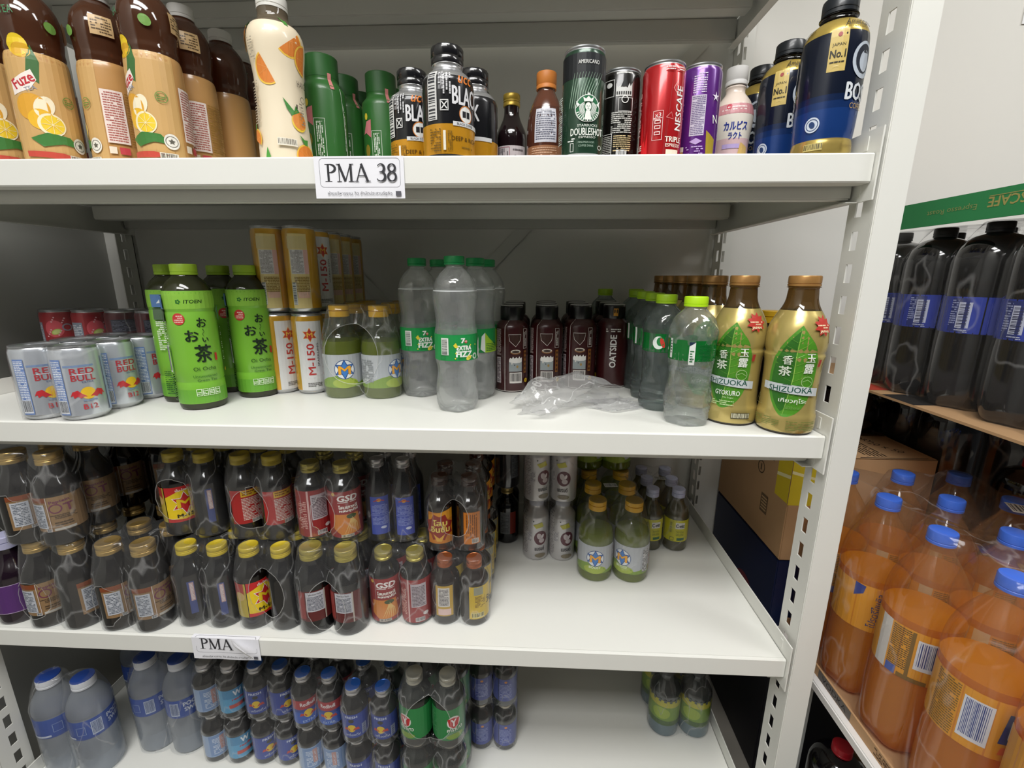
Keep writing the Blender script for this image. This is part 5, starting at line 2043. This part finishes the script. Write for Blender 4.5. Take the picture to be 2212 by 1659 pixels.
pack(['blue_label_bottle', 'blue_label_bottle'], (-.6625, -.6175), (.106, .150), Z3 + .1305, (-2, -4), 'slender bottle with blue label and silver cap', 'clear film round the blue label pair', 'blue label bottles', seed=31, dims=(.022, .086, .146, .0118))
pack(['gold_label_back', 'gold_label'], (-.5435, -.4935), (.070, .120), Z3, (0, 20), 'copper-capped bottle with yellow label, lower layer', 'clear film round the yellow label pack, lower right', 'copper-capped bottles', seed=32, dims=(.0245, .078, .117, .0132))
pack(['ginseng_orange', 'ginseng_orange_back'], (-.5555, -.5045), (.106, .158), Z3 + .1185, (10, 6), 'brown-capped bottle with orange label, upper layer', 'clear film round the upper orange label pack', 'orange label bottles', hole=(.004, .060, .024, .034), seed=33, dims=(.0255, .080, .130, .014))
for j in range(3):
    place('gold_label', -.4935, .175 + j * .051, Z3, 50, 'copper-capped bottle in the dim row behind the yellow labels, %s' % ORD[j], 'copper-capped bottles')
    place('ginseng_orange', -.5045, .212 + j * .052, Z3 + .1185, 50, 'brown-capped bottle in the dim upper row behind the orange label, %s' % ORD[j], 'orange label bottles')
film([(-.4935, .175), (-.4935, .277)], .0245, .078, .117, .0132, Z3, 'long film sleeve over the dim row of copper-capped bottles', seed=34)

place('red_stripe_bottle', -.4515, .316, Z3, 6, 'dark bottle with red striped label, dim, left of the white bottles')
place('red_stripe_bottle', -.4515, .372, Z3, 6, 'dark bottle behind the red striped one')
place('red_stripe_bottle', -.4515, .322, Z3 + .1295, 60, 'dark wrapped bottle stacked on the red striped one')
film([(-.4515, .322)], .0265, .084, .128, .014, Z3 + .1295, 'crumpled film over the dark bottle stacked at the back', seed=35, mat=FILM2)
D_W = (.0263, .096, .1305, .0155)
pack(['white_bottle', 'white_bottle'], (-.387, -.332), (.259, .313), Z3, (-8, -6), 'white printed bottle, lower layer', 'clear film round the lower white bottles', 'white printed bottles', seed=36, dims=D_W, mat=FILM2)
pack(['white_bottle', 'white_bottle'], (-.387, -.332), (.262, .316), Z3 + .132, (4, -30), 'white printed bottle, upper layer under the shelf', 'clear film round the upper white bottles', 'white printed bottles', seed=37, dims=D_W, mat=FILM2)
cs = []
for j in range(4):
    for i, x in enumerate((-.270, -.200)):
        y = .203 + j * .069
        cs.append((x, y))
        place('lime_drink_side', x, y, Z3, (2, -26)[i] if j == 0 else 10, 'yellow-capped lime drink on the open shelf, %s column, %s row' % (('left', 'right')[i], ORD[j]), 'green glass bottles on the fourth shelf')
film(cs, .034, .090, .161, .017, Z3, 'clear film round the yellow-capped bottles on the fourth shelf', seed=38, mat=FILM2)
for i, x in enumerate((-.272, -.210)):
    place('lime_drink', x, .360, Z3 + .1625, 0, 'lime drink stacked on top at the rear, %s one' % ('left', 'right')[i], 'green glass bottles on the fourth shelf')
cs = []
for j in range(3):
    for i, x in enumerate((-.137, -.082)):
        y = .305 + j * .0535
        cs.append((x, y))
        place('vitamin_lemon', x, y, Z3, (14, 6)[i], 'pale-capped lemon vitamin bottle, %s column, %s row' % (('left', 'right')[i], ORD[j]), 'lemon vitamin bottles')
film(cs, .0255, .078, .137, .0135, Z3, 'clear film round the lemon vitamin bottles', seed=39, mat=FILM2)


def sticker(x, y, z, w, h, rz, label):
    a = Art()
    a.bars(-w / 2, -h / 2, w / 2, h / 2, '#dcdcd6', '#2b2b2e')
    f = lambda u, v, e: Vector((u / 1000, v / 1000, e))
    o = obj('barcode_sticker', a.mesh('barcode_sticker', f), None, (x, y, z), rz, label, 'sticker')
    return o


sticker(-.236, .262, Z3 + .1605, 26, 17, .1, 'small barcode sticker on the film over yellow-capped bottles')
sticker(-.110, .352, Z3 + .1370, 26, 15, -.1, 'small barcode sticker on the film over the lemon vitamin bottles')

# ------------------------------------------------------------------ lowest shelf in view
G = 'water bottles with blue labels'
cs = [(-1.312, .067), (-1.243, .067)]
place('sports_drink', -1.312, .067, Z4, 30, 'clear bottle with blue label and cap, left one of the front pair', G)
place('sports_drink', -1.243, .067, Z4, 4, 'clear bottle with blue label and barcode, right one of the front pair', G)
film(cs, .034, .150, .206, .0185, Z4, 'milky film round the front pair of blue label bottles', seed=41)
place('sports_drink', -1.166, .118, Z4, -14, 'blue label bottle of the set back pair, left one', G)
place('sports_drink', -1.096, .118, Z4, -38, 'blue label bottle of the set back pair, right one', G)
film([(-1.166, .118), (-1.096, .118)], .034, .150, .206, .0185, Z4, 'milky film round the set back pair of blue label bottles', seed=42)
place('sports_drink', -1.250, .190, Z4, 0, 'dim blue label bottle behind the front pair', G)
place('sports_drink', -1.172, .200, Z4, 0, 'dim blue label bottle behind the set back pair', G)
D_S = (.024, .072, .110, .014)
GB = 'small blue label bottles'
H_ = .1115
for lay in (0, 1):
    L_ = ('lower', 'upper')[lay]
    z = Z4 + lay * H_
    pack(['pale_back_bottle', 'light_blue_bottle'], (-1.026, -.977), (.097, .146), z, (10, 10), 'small dark bottle with sky blue label, %s layer' % L_, 'film round the %s sky blue label pack' % L_, 'sky blue label bottles', seed=50 + lay, dims=D_S)
    pack(['royal_blue_bottle', 'royal_blue_bottle'], (-.925, -.876), (.098, .147), z, (-20 if lay else 10, 12), 'small royal blue label bottle, %s layer' % L_, 'film round the %s royal blue label pack' % L_, 'royal blue label bottles', seed=52 + lay, dims=D_S)
    k = 'red_blue_bottle' if lay else 'pale_back_bottle'
    pack([k, k], (-.824, -.774), (.084, .134), z, (4, -20), 'small bottle with %s label, %s layer' % (('pale blue', 'red and blue')[lay], L_), 'film round the %s pack second left of the green labels' % L_, 'red and blue label bottles', seed=54 + lay, dims=D_S)
    pack(['royal_blue_bottle', 'royal_blue_bottle'], (-.719, -.664), (.062, .115), z, (-22, -22), 'small blue bottle by the green labels, %s layer' % L_, 'film round the %s blue pack beside the green labels' % L_, 'blue bottles beside green labels', seed=56 + lay, dims=D_S)
    pack(['periwinkle_bottle', 'periwinkle_bottle'], (-.495, -.446), (.148, .197), z, (0, 0), 'small bottle with periwinkle label, %s layer' % L_, 'film round the %s periwinkle label pack' % L_, 'periwinkle label bottles', seed=58 + lay, dims=D_S)
pack(['green_label_bottle', 'green_label_bottle'], (-.600, -.541), (.048, .107), Z4, (60, -20), 'dark bottle with green label, lower layer', 'film round the lower green label pack', 'green label bottles', seed=60, dims=(.029, .092, .134, .015))
pack(['green_label_bottle', 'green_label_bottle'], (-.600, -.541), (.048, .107), Z4 + .1355, (-60, 0), 'dark bottle with green label, upper layer', 'film round the upper green label pack', 'green label bottles', seed=61, dims=(.029, .092, .134, .015), hole=(0, .06, .040, .045))
pack(['lime_label_bottle', 'lime_label_bottle'], (-.106, -.042), (.200, .264), Z4, (0, 0), 'dark-capped bottle with yellow green label, lowest shelf right', 'cloudy film round the yellow green label bottles', 'yellow green label bottles', seed=62, dims=(.031, .100, .152, .015))

# ------------------------------------------------------------------ the stack beside the rack
def carton(name, x0, x1, y0, y1, z0, z1, label, arts=(), mat=CARD, flaps=True):
    bm = bmesh.new()
    box(bm, x0, x1, y0, y1, z0, z1, .002)
    r = obj(name, None, None, (x0, y0, z0), 0, label, 'carton')
    m = mesh(name, bm, mat, 40)
    m.transform(Matrix.Translation((-x0, -y0, -z0)))
    b = obj('carton_body', m, r)
    for side, a in arts:
        if side == 'left':      # u along -y .. seen from the aisle: u grows toward the viewer
            f = lambda u, v, e: Vector((-e, (y1 - y0) - u / 1000, v / 1000))
        elif side == 'front':
            f = lambda u, v, e: Vector((u / 1000, -e, v / 1000))
        else:
            f = lambda u, v, e: Vector((u / 1000, v / 1000, (z1 - z0) + e))
        obj('printing', a.mesh('carton_print', f, rough=.8), b)
    if flaps:
        bm = bmesh.new()
        box(bm, 0, x1 - x0, (y1 - y0) / 2 - .024, (y1 - y0) / 2 + .024, z1 - z0 + .0002, z1 - z0 + .0008)
        obj('packing_tape', mesh('packing_tape', bm, CLEAR('#c9a878', '#b08a5c', .55, .1)), r)
    return r


# tan carton seen through the rack's open end, yellow toward the aisle
a = Art()
a.poly([(250, 120), (295, 120), (295, 213), (250, 213)], '#d8bf22')
a.poly([(250, 160), (295, 170), (295, 177), (250, 167)], '#efe6b0')
a.lines(60, 188, 110, 202, 2, '#4c3a26')
a.text('LONG', 60, 165, 40, 18, '#4c3a26')
a.ring(190, 150, 14, 2.4, '#4c3a26', 24)
a.text('1', 190, 150, 4, 14, '#4c3a26')
a.lines(150, 178, 235, 204, 3, '#4c3a26')
a.rect(205, 60, 232, 100, '#6b543c')
a.lines(208, 64, 229, 96, 5, '#c9a67a')
b = Art()
b.rect(0, 118, 60, 213, '#d8c22a')
b.poly([(0, 182), (60, 165), (60, 170), (0, 188)], '#efe6b0')
t = Art()
t.rect(0, 0, 255, 1.2, '#2a2018')
t.lines(135, 12, 175, 130, 6, '#3a2c1e', .85, rot90=True)
t.text('20 x 50', 205, 60, 60, 16, '#3a2c1e', rot=-64)
t.text('KEEP DRY', 185, 120, 70, 14, '#3a2c1e', rot=-64)
t.frame(120, 4, 240, 6, 1.5, '#1c1712')
carton('carton', .085, .34, .200, .497, .535, .750, 'tan carton with yellow corner behind the post, seen through the rack end', (('left', a), ('front', b), ('top', t)))
# dark blue carton under it
a = Art()
a.ell(180, 120, 40, 34, '#6a2430', 20)
a.ell(110, 60, 30, 24, '#2a4a86', 20)
a.text('COLA', 190, 60, 90, 34, '#7d8ab0', rot=14)
carton('carton', .085, .34, .201, .497, .27, .533, 'dark blue carton under the tan one, seen through the rack end', (('left', a),), P('#101c40', .5), flaps=False)
carton('carton', .10, .34, .201, .497, .0, .265, 'dark carton on the floor beyond the lowest shelf end', (), P('#15151c', .6), flaps=False)


def bigpack(kind, xs, ys, z, rots, what, group, skip=()):
    cs = []
    for i, x in enumerate(xs):
        for j, y in enumerate(ys):
            if (i, j) in skip:
                continue
            cs.append((x, y))
            k = kind(i, j) if callable(kind) else kind
            r_ = rots(i, j)
            place(k, x, y, z, r_, '%s, %s row from the rack, %s from the aisle' % (what, ('nearest', 'second', 'third')[i], ORD[len(ys) - 1 - j] if ORD[len(ys) - 1 - j] != 'front' else 'first'), group)
    return cs


# slab they stand on
board = obj('display_board', None, None, (.088, -.55, .384), 0, 'white board edge carrying the orange soda packs', 'board')
obj('board_panel', boxmesh('board_panel', (0, .62, 0, .735, 0, .016), P('#e8e6e4', .4), .002), board)
for x, y in ((.03, .03), (.59, .03), (.03, .67), (.59, .67)):
    obj('leg', boxmesh('leg', (x - .012, x + .012, y - .012, y + .012), P('#caccc8', .4), .001) if False else boxmesh('leg', (x - .012, x + .012, y - .012, y + .012, -.384, 0), P('#caccc8', .4)), board)
tray = obj('carton_tray', None, None, (.1, -.275, .4003), 0, 'printed cardboard tray under the orange soda bottles', 'tray')
bm = bmesh.new()
box(bm, 0, .30, 0, .46, 0, .003)
obj('tray_base', mesh('tray_base', bm, CARD), tray)
for nm, dm in (('tray_wall', (0, .003, 0, .46, .003, .018)), ('tray_wall', (.297, .30, 0, .46, .003, .018)), ('tray_wall', (0.003, .297, 0, .003, .003, .018)), ('tray_wall', (0.003, .297, .457, .46, .003, .018))):
    obj(nm, boxmesh(nm, dm, CARD), tray)
a = Art()
a.lines(250, 2, 330, 16, 3, '#5c4028')
a.rect(120, 1, 200, 17, '#6a6460')
a.text('VODKA', 160, 9, 60, 9, '#26221e')
a.text('HONG THONG', 60, 9, 70, 10, '#3a281a', bold=.3)
a.text('HANDLE WITH CARE', 290, 9, 70, 6, '#5c4028')
obj('printing', a.mesh('tray_print', lambda u, v, e: Vector((-e, .46 - u / 1000, v / 1000)), rough=.8), tray)

# orange soda: nearest row of the rack first
FX, FY = (.150, .243, .336), (-.222, -.128, -.034, .060, .153)
cs = []
ZF = .4035
for i, x in enumerate(FX):
    for j, y in enumerate(FY):
        if i == 2 and j < 1:
            continue
        y2 = y
        x2 = x
        cs.append((x2, y2))
        v = {(0, 3): 0, (0, 2): 1, (0, 1): 2}.get((i, j), 1)
        place('orange_soda_%d' % v, x2, y2, ZF + .003, {(0, 3): 0, (0, 2): 0, (0, 1): 0}.get((i, j), 40), 'orange soda bottle, %s row from the rack, %s from the aisle' % (('nearest', 'second', 'third')[i], ('first', 'second', 'third', 'fourth', 'fifth')[j]), 'orange soda bottles')
film(cs, .0460, .218, .339, .0160, ZF + .003, 'glossy shrink film over the orange soda bottles', seed=71, mat=FILM2, seg=140, sag=.018)
sticker(.325, .02, ZF + .3430, 60, 34, -.5, 'barcode sticker on the film over the orange soda')

# black cola lying behind, its tan sheets, the blue label cola and the green tray on top
cs = []
for k, y in enumerate((.355, .447)):
    place('cola_plain', .0615, y, .7965, 0, ('black bottle lying on the tan carton behind the post, nearer one', 'black bottle lying on the tan carton behind the post, by the wall')[k], 'lying black bottles', rz=0).rotation_euler = (0, radians(90), 0)
for i, x in enumerate((.392, .484)):
    for j, y in enumerate((.250, .342, .434)):
        cs.append((x, y))
        place('cola_plain', x, y, .5865, 0, 'black bottle of the wrapped pack under the cardboard sheet, %s row, %s' % (('nearest', 'second')[i], ORD[j] if j else 'first'), 'black bottles under the cardboard sheet')
film(cs, .0455, .205, .280, .0160, .5865, 'glossy film round the black bottles under the cardboard sheet', seed=73, mat=FILM2, seg=120)
carton('carton', .385, .62, -.05, .195, .4005, .500, 'carton beneath the red-capped cola, right of the orange soda', (), CARD, flaps=False)
place('cola_bottle_red_cap', .435, .135, .5005, 0, 'black cola bottle with red cap standing right of the orange soda')
carton('carton', .345, .62, .200, .497, .0, .586, 'plain tan carton at the back carrying the black bottles', (), CARD, flaps=False)
sheet = obj('cardboard_sheet', None, None, (.215, -.10, .868), 0, 'tan cardboard sheet with black print under the blue label cola', 'cardboard')
obj('sheet_board', boxmesh('sheet_board', (0, .40, 0, .62, 0, .004), CARD), sheet)
a = Art()
a.rect(0, 230, 90, 300, '#1a1614')
a.text('54', 90, 110, 40, 26, '#1a1614', rot=90)
a.lines(20, 20, 150, 60, 3, '#3a2c1e')
a.rect(0, 330, 40, 420, '#b8402c')
obj('printing', a.mesh('sheet_print', lambda u, v, e: Vector((u / 1000, v / 1000, .004 + e)), rough=.8), sheet)
cs = []
for i, x in enumerate((.285, .377, .469)):
    for j, y in enumerate((-.05, .041, .132, .223, .314)):
        cs.append((x, y))
        place('cola_bottle', x, y, .8725, 4 + 10 * j, 'blue label cola bottle, %s row from the rack, %s from aisle' % (('nearest', 'second', 'third')[i], ORD[j] if j else 'first'), 'blue label cola bottles')
film(cs, .0455, .222, .280, .0160, .8725, 'glossy film round the blue label cola pack', seed=72, mat=FILM2, seg=140)
top = obj('cardboard_tray', None, None, (.235, -.12, 1.1545), 0, 'green upturned cardboard tray lid on top of the blue label cola', 'tray')
GRN = P('#2f8a50', .7)
obj('tray_top', boxmesh('tray_top', (0, .30, 0, .40, .034, .037), CARD), top)
obj('tray_side', boxmesh('tray_side', (-.003, 0, 0, .40, -.002, .037), GRN), top)
obj('tray_side', boxmesh('tray_side', (0, .30, -.003, 0, -.002, .037), GRN), top)
a = Art()
a.ell(300, 10, 46, 40, '#b8926a', 24) if False else None
a.poly([(268, -1.8), (350, -1.8), (350, 36.8), (284, 36.8), (272, 20)], '#b8926a')
a.poly([(306, 2), (318, 4), (330, 34), (314, 32), (306, 20)], '#a8242c')
a.text('NESCAFE', 215, 20, 74, 13, '#a9a05c', rot=180, bold=.4)
a.text('Espresso Roast', 120, 18, 84, 10, '#8fa060', rot=180)
a.rect(178, 27.6, 262, 28.6, '#a9a05c')
obj('printing', a.mesh('tray_print', lambda u, v, e: Vector((-.003 - e, .40 - u / 1000, v / 1000)), rough=.7), top)

# dark goods under the board
for k, (x, y) in enumerate(((.15, -.05), (.245, -.05), (.15, -.145), (.15, .045))):
    place('cola_bottle_red_cap', x, y, .0, 0, ('cola bottle on the floor under the white board, middle', 'cola bottle on the floor under the white board, inner', 'cola bottle on the floor under the white board, nearest the aisle', 'cola bottle on the floor under the white board, rearmost')[k], 'floor cola bottles')

# paper pinned on the wall, just inside the frame
a = Art()
a.rect(0, 0, 120, 160, '#f2f2f4')
a.rect(14, 60, 100, 66, '#8a8a92')
a.ring(60, 110, 24, 5, '#9a9aa4')
pp_ = obj('wall_notice', a.mesh('wall_notice', lambda u, v, e: Vector((u / 1000, -.001 - e, v / 1000)), rough=.6), None, (.575, .501, 1.570), 0, 'white paper notice on the wall at the top right corner', 'notice')
bpy.context.view_layer.update()
